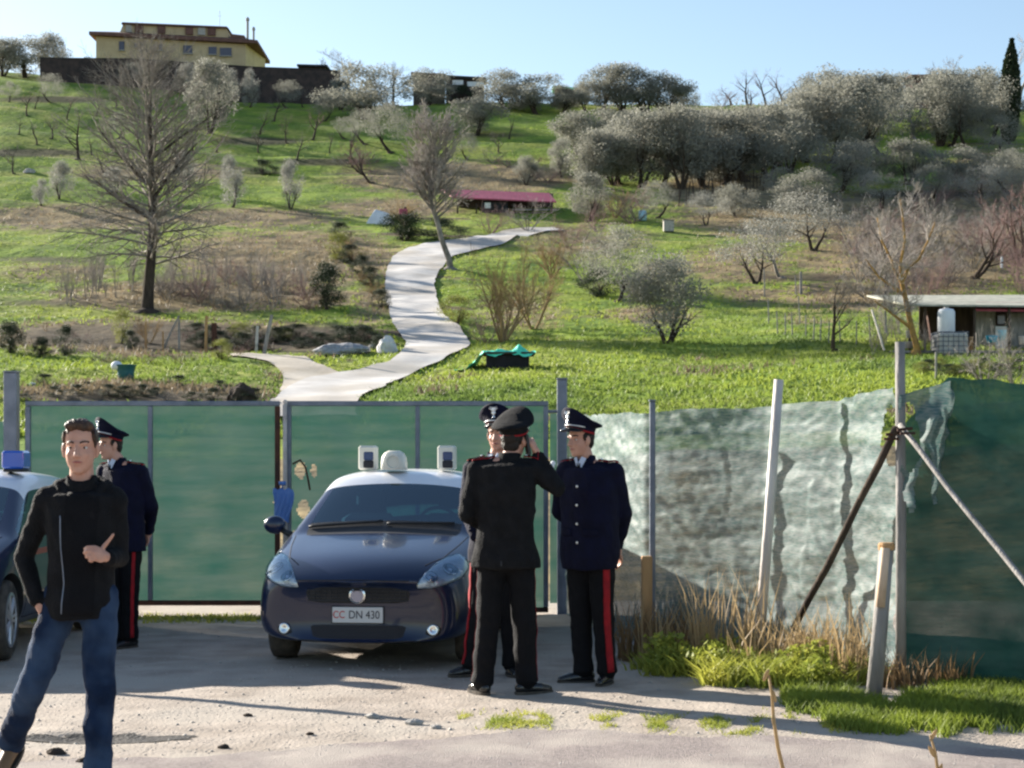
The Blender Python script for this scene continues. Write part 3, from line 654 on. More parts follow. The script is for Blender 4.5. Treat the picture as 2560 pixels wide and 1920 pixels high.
b = MB(); b.box((xa+2.6, d0+.45, zb+1.9), (.5, .1, .45)); b.build('white_panel', M['whitesheet'], t)
# red-brown post & small red box near the white pile
p = T(875, 505); t = thing('red_gate_post', 'rusty red post with a red box beside the white covered pile', 'post', p); s = sc_at(p)
b = MB(); b.tube([(0,0,-.2), (0,0,58*K*s)], 5*K*s/2, 8); b.build('shaft', M['rust'], t); b = MB(); b.box((-4*K*s, .05, 46*K*s), (18*K*s, .3, 16*K*s), bev=.03); b.build('box', M['redroof'], t)

# retaining wall below the house and the house itself
def wall(name, label, pts, m_, capm, thick=.5, cat='wall'):
    t = thing(name, label, cat, (0,0,0)); b = MB(); c = MB()
    for (xa_, yt1, yb1, d1), (xb_, yt2, yb2, d2) in zip(pts[:-1], pts[1:]):
        a0, a1 = proj(xa_, yb1, d1), proj(xa_, yt1, d1); b0, b1 = proj(xb_, yb2, d2), proj(xb_, yt2, d2); a0.z -= 2; b0.z -= 2; th = Vector((0, thick, 0))
        b.add([a0, b0, b1, a1, a0+th, b0+th, b1+th, a1+th], [(0,1,2,3),(7,6,5,4),(3,2,6,7),(0,3,7,4),(1,5,6,2)])
        e = Vector((0, -.06, 0)); u2 = Vector((0, 0, .12)); c.add([a1+e+u2*.05, b1+e+u2*.05, b1+e+u2, a1+e+u2, a1+th+u2*.05, b1+th+u2*.05, b1+th+u2, a1+th+u2], [(0,1,2,3),(7,6,5,4),(3,2,6,7),(0,3,7,4),(1,5,6,2)])
    b.build('masonry', m_, t); c.build('coping', capm, t); return t
wall('retaining_wall', 'long dark retaining wall below the ochre villa', [(100, 146, 190, 233), (330, 148, 195, 233), (480, 158, 215, 233), (640, 169, 237, 233), (760, 173, 242, 233.5), (850, 178, 245, 234)], M['brickwall'], M['interior'])
HD = 246.0
t = thing('villa', 'ochre villa with a mansard upper floor and brown roof on the hilltop', 'house', (0,0,0))
def hp(px, py, dd=0): return proj(px, py, HD+dd+(px-237)*.0125)
def quadbox(b, pts, depth, push=0):
    """pts: 4 front corners (photo px) bl, br, tr, tl -> solid going back by depth metres"""
    f = [hp(*q)-Vector((0, push, 0)) for q in pts]; g = [q+Vector((.25*depth*0, depth, 0)) for q in f]
    b.add(f+g, [(0,1,2,3),(7,6,5,4),(3,2,6,7),(0,4,5,1),(0,3,7,4),(1,5,6,2)])
b = MB(); quadbox(b, [(240,185),(614,198),(614,108),(240,90)], 11); b.build('lower_wall', M['ochre'], t)
b = MB(); f = [hp(614,190), hp(641,188,0)+Vector((0,9,0)), hp(641,102,0)+Vector((0,9,0)), hp(614,108)]; b.add(f, [(0,1,2,3)]); b.build('side_wall', M['ochre'], t)
b = MB(); quadbox(b, [(226,90),(646,112),(646,104),(226,82)], 13, .9); b.build('eaves', M['roof'], t)
b = MB()
fr = [hp(226,82)-Vector((0,.9,0)), hp(646,104)-Vector((0,.9,0)), hp(600,95,1.6), hp(285,79,1.6)]; bk = [hp(226,82,12.5), hp(646,104,12.5), hp(600,95,9), hp(285,79,9)]
b.add(fr+bk, [(0,1,2,3),(7,6,5,4),(3,2,6,7),(0,3,7,4),(1,5,6,2)]); b.build('lower_roof', M['roof'], t)
b = MB(); quadbox(b, [(290,86),(570,96),(563,64),(304,54)], 7, -1.2); b.build('upper_wall', M['ochre'], t)
b = MB(); quadbox(b, [(300,56),(569,67),(565,63),(303,52)], 8, -.7); b.build('top_roof', M['roof'], t)
b = MB(); quadbox(b, [(573,100),(612,104),(608,84),(573,80)], 6, -1.0); b.build('roof_block', M['roof'], t)
for (cx, cy, w_, h_) in ((305,115,13,22),(341,113,8,8),(402,118,9,16),(470,124,22,20),(532,127,20,19),(565,130,29,20)):
    b = MB(); quadbox(b, [(cx-w_/2, cy+h_/2), (cx+w_/2, cy+h_/2+.4), (cx+w_/2, cy-h_/2+.4), (cx-w_/2, cy-h_/2)], .3, .22); f_ = b.build('window', M['darkglass'], t)
    b = MB(); quadbox(b, [(cx-w_/2-1.5, cy+h_/2+2), (cx+w_/2+1.5, cy+h_/2+2.4), (cx+w_/2+1.5, cy+h_/2+.6), (cx-w_/2-1.5, cy+h_/2+.2)], .4, .4); b.build('sill', M['stone'], f_)
for (cx, cy, w_, m_) in ((318,67,14,M['stone']),(344,68,20,M['roof']),(400,70,19,M['roof']),(470,73,19,M['roof']),(501,74,18,M['stone']),(526,75,20,M['roof'])):
    b = MB(); quadbox(b, [(cx-w_/2, cy+9), (cx+w_/2, cy+9.5), (cx+w_/2, cy-8.5), (cx-w_/2, cy-9)], 1.2, -.9); b.build('dormer_window', m_, t)
for (cx, yt, r_) in ((619, 52, 3.2), (634, 76, 2.8)):
    b = MB(); q = hp(cx, 104, 2); q2 = hp(cx, yt, 2); b.tube([q, q2], r_/FPX*HD, 8); b.lathe([(r_*1.5/FPX*HD, 0), (r_*1.6/FPX*HD, .25), (r_*.8/FPX*HD, .5)], q2, 8); b.build('chimney', M['stone'], t)
b = MB(); b.tube([hp(549, 78, 5), hp(549, 26, 5)], .035, 5); b.tube([hp(545, 40, 5), hp(553, 40, 5)], .02, 4); b.build('antenna', M['steel'], t)
# pavilion and low buildings on the ridge
def shed(name, label, pxs, d, m_wall, m_roof, cat='shed', opening=None):
    x0_, x1_, yt, yb, sl_ = pxs; t = thing(name, label, cat, (0,0,0)); b = MB(); f = [proj(x0_+3, yb+60, d), proj(x1_-3, yb+60, d), proj(x1_-3, yt+4+sl_, d), proj(x0_+3, yt+4, d)]; g = [q+Vector((0, 5, 0)) for q in f]
    b.add(f+g, [(0,1,2,3),(7,6,5,4),(3,2,6,7),(0,3,7,4),(1,5,6,2)]); b.build('wall', m_wall, t)
    b = MB(); f = [proj(x0_-3, yt+5, d-.5), proj(x1_+3, yt+5+sl_, d-.5), proj(x1_+3, yt+sl_, d-.5), proj(x0_-3, yt, d-.5)]; g = [q+Vector((0, 6, .5)) for q in f]
    b.add(f+g, [(0,1,2,3),(7,6,5,4),(3,2,6,7),(0,3,7,4),(1,5,6,2),(0,4,5,1)]); b.build('roof', m_roof, t)
    for (a, b_, c_, d_, m_) in (opening or []):
        b = MB(); f = [proj(a, d_, d-.12), proj(b_, d_, d-.12), proj(b_, c_, d-.12), proj(a, c_, d-.12)]; g = [q+Vector((0, .1, 0)) for q in f]; b.add(f+g, [(0,1,2,3),(3,2,6,7),(0,3,7,4),(1,5,6,2)]); b.build('window', m_, t)
    return t
shed('pavilion', 'dark pavilion with white openings on the ridge right of the hedge trees', (1112, 1212, 187, 225, 6), 237, M['brickwall'], M['interior'], opening=[(1131,1158,200,212,M['whitesheet']), (1168,1210,204,216,M['whitesheet'])])
shed('ridge_hut', 'brown hut with an ochre corner under the dark ridge trees', (1030, 1112, 180, 225, 4), 238, M['plank'], M['roof'], opening=[(1040,1056,186,204,M['ochre'])])
shed('ridge_house', 'low brown roofed house behind the bare trees on the right ridge', (2280, 2410, 186, 230, 0), 240, M['brickwall'], M['roof'])
shed('garden_shelter', 'small peaked shelter behind the wall left of the bare ridge trees', (745, 815, 160, 200, 2), 238, M['bark'], M['interior'])
shed('green_shelter', 'pale green roofed shelter in the gap of the ridge trees', (1385, 1440, 214, 245, 5), 238, M['brickwall'], M['tarp'])

# ---------------------------------------------------------------- allotment hut at right
hb = T(2060, 770); d = hb.y+1.5
def P3(px, py, dd=0): return proj(px*K, py*K, d+dd)
t = thing('allotment_hut', 'allotment hut with a long lichen covered corrugated roof at the right edge', 'hut', (0,0,0))
def slab(b, q, th): f = [P3(*a) for a in q]; v = Vector((0,0,th)); b.add(f+[p_+v for p_ in f], [(3,2,1,0),(4,5,6,7),(0,1,5,4),(1,2,6,5),(2,3,7,6),(3,0,4,7)])
b = MB(); slab(b, [(1960,661,-.3),(2290,664,-.3),(2290,640,4),(1872,641,4)], .06); b.build('roof', M['corrugated'], t)
b = MB(); slab(b, [(2108,672,.05),(2290,674,.05),(2290,658,.8),(2108,656,.8)], .07); b.build('red_awning', M['redroof'], t)
b = MB(); zf = gz(P3(2060,770).x, d)-.3
def pan(x0_, x1_, y0, y1, dd, m_, nm, th=.08):
    b = MB(); a = P3(x0_, y1, dd); c_ = P3(x1_, y0, dd); b.box(((a.x+c_.x)/2, a.y, (a.z+c_.z)/2), (c_.x-a.x, th, c_.z-a.z)); return b.build(nm, m_, t)
pan(1985, 2300, 655, 775, 3.5, M['bark'], 'back_wall'); pan(2108, 2150, 672, 765, 1.2, M['greypost'], 'wall_panel'); pan(2176, 2300, 676, 770, 1.1, M['greypost'], 'wall_panel')
pan(2150, 2176, 705, 770, 1.15, M['whitesheet'], 'door'); pan(2155, 2170, 680, 700, 1.02, M['darkglass'], 'window', .06); pan(2225, 2245, 690, 720, 1.0, M['darkglass'], 'window', .06)
for px in (1965, 1998, 2040, 2105, 2180, 2250): b = MB(); q = P3(px, 662, 0); b.tube([(q.x, q.y, zf), (q.x, q.y, q.z)], .05, 6); b.build('support_post', M['bark'], t)
# white leaning plank, tank, drum
def leaning(label, a, b_, dd, w_, m_, nm='plank', cat='plank'):
    p0, p1 = P3(*a, dd), P3(*b_, dd); b = MB(); v = (p1-p0).normalized(); rot = v.to_track_quat('Z', 'Y').to_matrix(); b.box((p0+p1)/2, (w_, .05, (p1-p0).length), rot); return tag(b.build(nm, m_), label, cat)
leaning('white plank leaning left of the allotment hut', (1883, 668), (1910, 757), -1.0, .12, M['whitepost'])
leaning('thin pale pole standing left of the hut', (1912, 672), (1915, 720), -.6, .07, M['greypost'], 'pole', 'pole')
leaning('rusty red board standing under the hut roof', (2002, 672), (2012, 735), 1.2, .25, M['rust'], 'board', 'board')
q = P3(2052, 772, -.8); s = q.y/FPX*K
q2 = Vector((q.x, q.y, gz(q.x, q.y)))
t = thing('water_tank', 'grey plastic water tank in a wire cage on a stand', 'tank', (q.x, q.y, P3(2052,769,-.8).z)); w_ = 66*s; h_ = 50*s
b = MB(); b.box((0,0,h_/2), (w_*.94, w_*.94, h_*.94), bev=.06); b.build('bottle', M['cage'], t, smooth=False)
b = MB()
for k in range(7):
    for sx in (-1, 1):
        x = (k/6-.5)*w_; b.tube([(x, sx*w_/2, 0), (x, sx*w_/2, h_)], .012, 5); b.tube([(sx*w_/2, x, 0), (sx*w_/2, x, h_)], .012, 5)
for k in range(6):
    z = h_*k/5
    for sx in (-1, 1): b.tube([(-w_/2, sx*w_/2, z), (w_/2, sx*w_/2, z)], .012, 5); b.tube([(sx*w_/2, -w_/2, z), (sx*w_/2, w_/2, z)], .012, 5)
b.build('cage', M['steel'], t)
b = MB(); b.box((0,0,-.06), (w_*1.05, w_*1.05, .1)); b.build('pallet', M['greypost'], t)
gzz = gz(q.x, q.y)-t.location.z-.3
for sx in (-1, 1):
    for sy in (-1, 1): b = MB(); b.box((sx*w_*.45, sy*w_*.45, (gzz-.11)/2), (.09, .09, -gzz-.11)); b.build('stand_leg', M['greypost'], t)
t2 = thing('white_drum', 'tall white plastic drum standing on the caged water tank', 'drum', (q.x-.12*w_, q.y, t.location.z+h_+.01)); r_ = w_*.28; hh = 52*s
b = MB(); b.lathe([(r_*.9, 0), (r_, .05), (r_, hh*.85), (r_*.8, hh*.97), (r_*.3, hh)], n=18); b.build('barrel', M['whitesheet'], t2, smooth=True); b = MB(); b.lathe([(r_*.3, hh), (r_*.3, hh+.05)], n=10); b.build('lid', M['stone'], t2)
for px, py, w_, h_, m_, lb, nm in ((2143, 732, 26, 14, M['cyan'], 'bright blue basin beside the hut door', 'basin'), (2212, 735, 24, 18, M['whitepost'], 'pale bucket at the right edge by the hut', 'bucket'), (1965, 722, 18, 16, M['stone'], 'pale pot below the left end of the hut roof', 'pot'), (1962, 745, 22, 14, M['stone'], 'cream sack lying left of the water tank', 'sack'), (2165, 724, 20, 22, M['palebin'], 'pale box by the hut wall', 'box'), (2095, 742, 16, 30, M['wood'], 'wooden crate right of the water tank', 'crate')):
    q = P3(px, py+h_/2, -.2); b = MB(); ww, hh = w_*s, h_*s; b.lathe([(ww*.4, 0), (ww*.5, hh*.9), (ww*.52, hh), (ww*.46, hh), (ww*.38, hh*.3)], n=14); o = b.build(nm, m_, None, smooth=True); o.location = q; tag(o, lb, nm)
q = P3(2170, 775, .3); b = MB(); b.box((0,0,-.05), (8.5, 1.1, .08)); 
for k in range(6): b.tube([(-4+k*1.6, -.4, -1.2), (-4+k*1.6, -.4, -.06)], .04, 5)
o = b.build('plank_bench', M['greypost']); o.location = (q.x, q.y-.4, P3(2170, 760, .3).z); tag(o, 'long plank bench in front of the allotment hut', 'bench')
# stakes, wire fence posts
rs = random.Random(4)
def stake(label, px, py, h_, w_, m_, lean=0, group=None, name='stake', cat='stake'):
    p = T(px, py); s = sc_at(p)*K; b = MB(); b.tube([(0,0,-.15), (lean*h_*s*.5, 0, h_*s*.5), (lean*h_*s, 0, h_*s)], [w_*s/2, w_*s/2, w_*s*.45], 6); o = b.build(name, m_); o.location = p; return tag(o, label, cat, group)
for i, (px, py, h_) in enumerate([(1661,700,55),(1680,722,50),(1697,724,48),(1712,726,52),(1728,700,60),(1741,728,48),(1757,734,50),(1772,738,52),(1790,742,48),(1815,742,50),(1850,745,52),(1652,640,60),(1720,640,45),(1880,740,60)]):
    stake('thin grey vine stake in the grass left of the allotment hut', px, py, h_, 3.0, M['greypost'], rs.uniform(-.06, .06), 'vine stakes left of the hut')
for i in range(34):
    px = 1470+(i % 17)*14+rs.uniform(-4, 4); py = 432-(i % 17)*2.6+(0 if i < 17 else 14)
    stake('thin dark vine stake on the ochre strip below the olive grove', px, py, 38, 2.2, M['bark'], rs.uniform(-.2, .2), 'vine stakes on the ochre strip')
stake('pale concrete fence post leaning beside the dark bank', 568, 768, 88, 9, M['greypost'], .22, name='fence_post', cat='post')
stake('short white fence post left of the leaning concrete post', 553, 762, 58, 7, M['whitepost'], .06, name='fence_post', cat='post')
stake('brown wooden post with a pale top at the vegetable plot', 444, 764, 82, 7, M['wood'], .03, name='fence_post', cat='post')
stake('thick reddish wooden post beside the yellow shrub', 463, 760, 62, 13, M['rust'], 0, name='fence_post', cat='post')
stake('thin pole of the wire fence near the vegetable plot', 387, 762, 72, 5, M['greypost'], 0, name='fence_post', cat='post')
stake('thin brown pole left of the plot under the big bare tree', 315, 756, 60, 5, M['wood'], 0, name='fence_post', cat='post')
stake('grey diagonal strut against the plot pole', 350, 756, 74, 5, M['greypost'], .5, name='strut', cat='post')
stake('small brown pole between the plot poles', 352, 762, 46, 4, M['wood'], .0, name='fence_post', cat='post')
stake('pale concrete post high in the brown brush below the right terraces', 1730, 635, 48, 6, M['greypost'], 0, name='fence_post', cat='post')
stake('white stake in the brush near the right edge', 2164, 578, 24, 5, M['whitesheet'], 0, name='fence_post', cat='post')
stake('grey post below the hut at the right', 2022, 820, 60, 5, M['greypost'], 0, name='fence_post', cat='post')

t = thing('shadow_pole', 'leaning pole added out of view at the left to cast a thin shadow on the dirt', 'pole', (-8.5, 14.8, 0)); b = MB(); b.tube([(0,0,0), (4.15,-.9,1.82)], .05, 10); b.build('pole_shaft', M['whitepost'], t, smooth=True); b = MB(); b.box((-.05,0,.35), (.22,.22,.7), bev=.02); b.build('pole_foot', M['steel'], t)  # unseen pole, added only to throw the thin shadow streak across the dirt
# ---------------------------------------------------------------- vegetation
def tubes_np(segs, n=4):
    """segs: list of (p0, p1, r0, r1) -> open tapered tubes"""
    V = []; F = []
    P0 = np.array([s[0] for s in segs], np.float32); P1 = np.array([s[1] for s in segs], np.float32)
    r0 = np.array([s[2] for s in segs], np.float32); r1 = np.array([s[3] for s in segs], np.float32)
    t = P1-P0; t /= np.maximum(np.linalg.norm(t, axis=1, keepdims=True), 1e-6)
    up = np.where(np.abs(t[:, 2:3]) < .9, np.array([[0, 0, 1.]]), np.array([[1., 0, 0]]))
    a = np.cross(t, up); a /= np.linalg.norm(a, axis=1, keepdims=True); b = np.cross(t, a)
    V = np.zeros((len(segs), 2*n, 3), np.float32)
    for k in range(n):
        q = 2*math.pi*k/n; o = a*math.cos(q)+b*math.sin(q)
        V[:, k] = P0+o*r0[:, None]; V[:, n+k] = P1+o*r1[:, None]
    base = (np.arange(len(segs))*2*n)[:, None, None]
    f = np.array([[k, (k+1) % n, n+(k+1) % n, n+k] for k in range(n)])[None]
    return V.reshape(-1, 3), (base+f).reshape(-1, 4)
class Tree:
    def __init__(s, seed): s.r = random.Random(seed); s.big = []; s.fine = []; s.tips = []
    def branch(s, p, d, L, r, lev, maxlev, up=.12, wob=.22, kids_=(5, 4, 4), ang=(35, 65), ratio=.55, trunk_lev=0, start=.25, taper=.3, mid=1):
        R_ = s.r; n = 5 if lev < maxlev else 3; pts = [Vector(p)]; d = Vector(d).normalized(); rr = [r]
        for i in range(n):
            d = (d+Vector((R_.uniform(-1, 1), R_.uniform(-1, 1), R_.uniform(-1, 1)))*wob+Vector((0, 0, up))).normalized()
            pts.append(pts[-1]+d*L/n); rr.append(r*(1-(1-taper)*(i+1)/n))
        out = s.big if lev <= trunk_lev else s.fine
        for i in range(n): out.append((pts[i], pts[i+1], rr[i], rr[i+1]))
        if lev >= maxlev: s.tips.append(pts[-1]); return
        k = kids_[min(lev, len(kids_)-1)]
        for j in range(k):
            f = start+(1-start)*(j+R_.random()*.8)/k if j < k-1 else 1.0
            i = min(n-1, int(f*n)); q = pts[i].lerp(pts[i+1], f*n-i); dd = (pts[i+1]-pts[i]).normalized()
            ax = dd.cross(Vector((R_.uniform(-1, 1), R_.uniform(-1, 1), R_.uniform(-1, 1)))).normalized()
            nd = Matrix.Rotation(R(R_.uniform(*ang)*(1 if j < k-1 else .3)), 3, ax)@dd
            s.branch(q, nd, L*ratio*R_.uniform(.75, 1.2)*(1.1-.4*f), rr[i]*.6, lev+1, maxlev, up, wob, kids_, ang, ratio, trunk_lev, start, taper)
def make_tree(name, label, cat, tr, mb, mf, leaves=None, leafm=None, leaf=.16, parent_loc=(0,0,0)):
    t = thing(name, label, cat, parent_loc)
    V, F = tubes_np(tr.big, 6)
    p0 = np.array(tr.big[0][0]); r0 = tr.big[0][2]; k_ = 8; V2 = []
    for zz, rr in ((-.02, 2.3), (.0, 2.0), (.015, 1.2), (.03, .5)):
        sc2 = 1 if r0 < .06 else 8
        for q in range(k_): V2.append((p0[0]*0+rr*r0*math.cos(q*.785), rr*r0*math.sin(q*.785), zz*sc2))
    F2 = [(a*k_+b_, a*k_+(b_+1) % k_, (a+1)*k_+(b_+1) % k_, (a+1)*k_+b_) for a in range(3) for b_ in range(k_)]
    F = np.vstack([F, np.array(F2)+len(V)]); V = np.vstack([V, np.array(V2, np.float32)])
    npmesh('trunk', V, F, mb, t, smooth=True)
    if leaves is not None:
        V, F = leaves; npmesh('crown', V, F, leafm, t)
        if tr.fine: V, F = tubes_np(tr.fine, 3); npmesh('limbs', V, F, mf, t)
    elif tr.fine: V, F = tubes_np(tr.fine, 3); npmesh('crown', V, F, mf, t)
    return t
def leaf_cloud(centres, n, size, seed, flat=.9):
    """many small leaf quads in clumps; centres: list of (point, radius vector)"""
    g = np.random.RandomState(seed); C = []; 
    wts = np.array([c[1][0]*c[1][1]*c[1][2] for c in centres])**.7; wts /= wts.sum()
    idx = g.choice(len(centres), n, p=wts)
    cc = np.array([tuple(c[0]) for c in centres], np.float32)[idx]; rr = np.array([tuple(c[1]) for c in centres], np.float32)[idx]
    d = g.normal(size=(n, 3)); d /= np.linalg.norm(d, axis=1, keepdims=True); d *= (g.uniform(0, 1, (n, 1))**.45)
    P = cc+rr*d*g.uniform(.85, 1.12, (n, 1))
    a = g.normal(size=(n, 3)); a /= np.linalg.norm(a, axis=1, keepdims=True); b = np.cross(a, g.normal(size=(n, 3))); b /= np.linalg.norm(b, axis=1, keepdims=True)
    s_ = size*g.uniform(.6, 1.4, (n, 1)); a = a*s_; b = b*s_*.45
    V = np.stack([P-a*.5, P+b*.5, P+a*.5, P-b*.5], 1).reshape(-1, 3)
    return V, np.arange(n*4).reshape(-1, 4)
# prototypes are unit height (1 m) trees, scaled in copies
PROTO = {}
M['deadgrass'] = leafmat('dead_grass_blades', (.27,.21,.13), (.17,.13,.09), .2, .3)
def olive_proto(key, seed, wf, leafm, barkm, dens=3600, base=.25, multi=3, open_=.5, leaf=.034):
    r = random.Random(seed); tr = Tree(seed)
    for k in range(multi):
        a = r.uniform(0, 6.28); tr.branch((.02*math.cos(a), .02*math.sin(a), -.03), (.5*math.cos(a), .5*math.sin(a), 1), .42, .030 if multi > 1 else .045, 0, 2, .10, .16, (4, 3), (25, 55), .6, 0, .45)
    cs = []
    for k in range(34):
        a = r.uniform(0, 6.28); q = r.random()**.5; z = r.uniform(base+.08, .93); wz = math.sin(math.pi*min(1, (z-base+.05)/(1.02-base)))**.6
        s_ = r.uniform(.12, .21); cs.append((Vector((wf*.46*q*wz*math.cos(a), wf*.46*q*wz*math.sin(a), z-.04)), Vector((s_*1.1, s_*1.1, s_*.85))))
    V, F = leaf_cloud(cs, int(dens*2.1), leaf, seed)
    t = make_tree('olive_tree', 'x', 'tree', tr, barkm, barkm, (V, F), leafm); PROTO[key] = t; return t
for i, (sd_, wf, ba) in enumerate([(1, 1.0, .18), (2, 1.15, .12), (3, .95, .22), (4, 1.25, .16)]): olive_proto('ol%d' % i, sd_, wf, M['olive'], M['bark'], 4200, ba)
for i, (sd_, wf) in enumerate([(11, 1.0), (12, 1.1)]): olive_proto('pale%d' % i, sd_, wf, M['palolive'], M['bark'], 3000, .1)
olive_proto('thin0', 21, 1.2, M['palolive'], M['bark'], 2300, .30, 2, leaf=.026); olive_proto('thin1', 22, 1.15, M['olive'], M['bark'], 2400, .28, 1, leaf=.026)
olive_proto('dark0', 31, .9, M['dark'], M['bark'], 4200, .05); olive_proto('dark1', 32, 1.1, M['dark'], M['bark'], 3600, .0)
olive_proto('yel', 33, .8, M['yellow'], M['bark'], 2200, .0, leaf=.035)
def bare_proto(key, seed, barkm, twigm, multi=1, L=.55, lev=4, up=.10, ang=(25, 55), kids_=(6, 4, 4, 3), r0=.022, wob=.2, ratio=.58, start=.3, tl=1, spread=.25, cat='tree', nm='bare_tree'):
    tr = Tree(seed); rr = random.Random(seed)
    for k in range(multi):
        a = rr.uniform(0, 6.28); sp = spread if multi > 1 else .05
        tr.branch((.018*math.cos(a), .018*math.sin(a), -.02), (sp*2*math.cos(a), sp*2*math.sin(a), 1), L*rr.uniform(.8, 1.05), r0, 0, lev, up, wob, kids_, ang, ratio, tl, start, .3)
    zmax = max(s_[1][2] for s_ in tr.fine+tr.big); 
    f = 1.0/zmax
    sc_ = lambda s_: (Vector(s_[0])*f, Vector(s_[1])*f, s_[2], s_[3])
    tr.big = [sc_(q) for q in tr.big]; tr.fine = [(a_, b_, max(c_, .0016), max(d_, .0012)) for a_, b_, c_, d_ in map(sc_, tr.fine)]
    t = make_tree(nm, 'x', cat, tr, barkm, twigm); PROTO[key] = t; return t
bare_proto('bare0', 41, M['bark'], M['twig']); bare_proto('bare1', 42, M['greybark'], M['greytwig'], 1, kids_=(6, 5, 4, 3)); bare_proto('bare2', 43, M['bark'], M['redtwig'], 2, .45, spread=.35)
bare_proto('orch0', 44, M['bark'], M['twig'], 1, .42, 3, .08, (40, 75), (5, 4, 4), .035, start=.5); bare_proto('orch1', 45, M['bark'], M['redtwig'], 1, .40, 3, .06, (40, 80), (6, 5, 4), .035, start=.45)
bare_proto('shrub0', 46, M['greybark'], M['greytwig'], 7, .5, 3, .05, (25, 60), (5, 4, 3), .012, .25, spread=.45, cat='shrub', nm='bare_shrub')
bare_proto('shrub1', 47, M['browntwig'], M['browntwig'], 9, .55, 3, .06, (20, 50), (5, 5, 4), .014, .22, spread=.40, cat='shrub', nm='bare_shrub')
bare_proto('shrub2', 48, M['redtwig'], M['redtwig'], 8, .5, 3, .05, (25, 60), (5, 4, 3), .010, .25, spread=.4, cat='shrub', nm='bare_shrub')
bare_proto('sap', 49, M['twig'], M['twig'], 3, .75, 2, .15, (12, 30), (6, 4), .008, .08, spread=.08, cat='sapling', nm='sapling')
# cypress
tr = Tree(5); tr.branch((0,0,-.02), (0,0,1), .9, .02, 0, 0, .1, .01)
g = np.random.RandomState(7); n = 7000; z = g.uniform(.04, 1, n); rad = .085*np.sin(np.pi*np.clip((z*.93+.10), 0, 1))**.7; a = g.uniform(0, 6.28, n); q = g.uniform(.35, 1.0, n)**.5*g.uniform(.8, 1.15, n)
P = np.stack([rad*q*np.cos(a), rad*q*np.sin(a), z], 1); A_ = np.stack([np.cos(a)*.3+g.normal(size=n)*.3, np.sin(a)*.3+g.normal(size=n)*.3, np.ones(n)], 1)*.017; B_ = np.cross(A_, g.normal(size=(n, 3)))*.5
PROTO['cypress'] = make_tree('cypress_tree', 'x', 'tree', tr, M['bark'], M['bark'], (np.stack([P-A_, P+B_, P+A_, P-B_], 1).reshape(-1, 3), np.arange(n*4).reshape(-1, 4)), M['dark'])
# conical small conifer
n = 3000; z = g.uniform(.03, 1, n); rad = .36*(1-z)**.8+.02; a = g.uniform(0, 6.28, n); q = g.uniform(.2, 1.0, n)**.5*g.uniform(.75, 1.2, n)
P = np.stack([rad*q*np.cos(a), rad*q*np.sin(a), z], 1); A_ = g.normal(size=(n, 3))*.02; B_ = np.cross(A_, g.normal(size=(n, 3)))*.6
tr = Tree(6); tr.branch((0,0,-.02), (0,0,1), .85, .02, 0, 0, .1, .01)
PROTO['conifer'] = make_tree('small_conifer', 'x', 'tree', tr, M['bark'], M['bark'], (np.stack([P-A_, P+B_, P+A_, P-B_], 1).reshape(-1, 3), np.arange(n*4).reshape(-1, 4)), M['dark'])
USED = set(); CH = {}
for x in bpy.data.objects:
    if x.parent: CH.setdefault(x.parent.name, []).append(x)
rt = random.Random(99)
def plant(key, bx, by, h, w_, label, group=None, lean=0, dz=0):
    """base at 2212-wide photo coords, height and width in the same units"""
    if key[:2] == 'ol': w_ *= 1.14; h *= 1.04
    p = T(bx, by); s = p.y/FPX*K; src = PROTO[key]
    if key not in USED: o = src; USED.add(key)
    else: o = copy_tree(src, None, CH)
    nat = {'ol': .98, 'pa': 1.0, 'th': 1.1, 'da': .95, 'ye': .8, 'cy': .17, 'co': .70, 'ba': .62, 'or': .95, 'sh': .95, 'sa': .35}[key[:2]]
    H_ = h*s*1.02; W = H_*nat; sx = w_*s/W; sx = max(.55, min(1.9, sx))
    o.scale = (H_*sx, H_*sx, H_); o.location = p+Vector((0, 0, dz)); o.rotation_euler = (rt.uniform(-.04, .04), lean+rt.uniform(-.04, .04), rt.uniform(0, 6.28) if not lean else 0)
    tag(o, label, {'sh': 'shrub', 'sa': 'sapling'}.get(key[:2], 'shrub' if h < 60 and key[:2] in ('da', 'ye') else 'tree'), group)
    return o
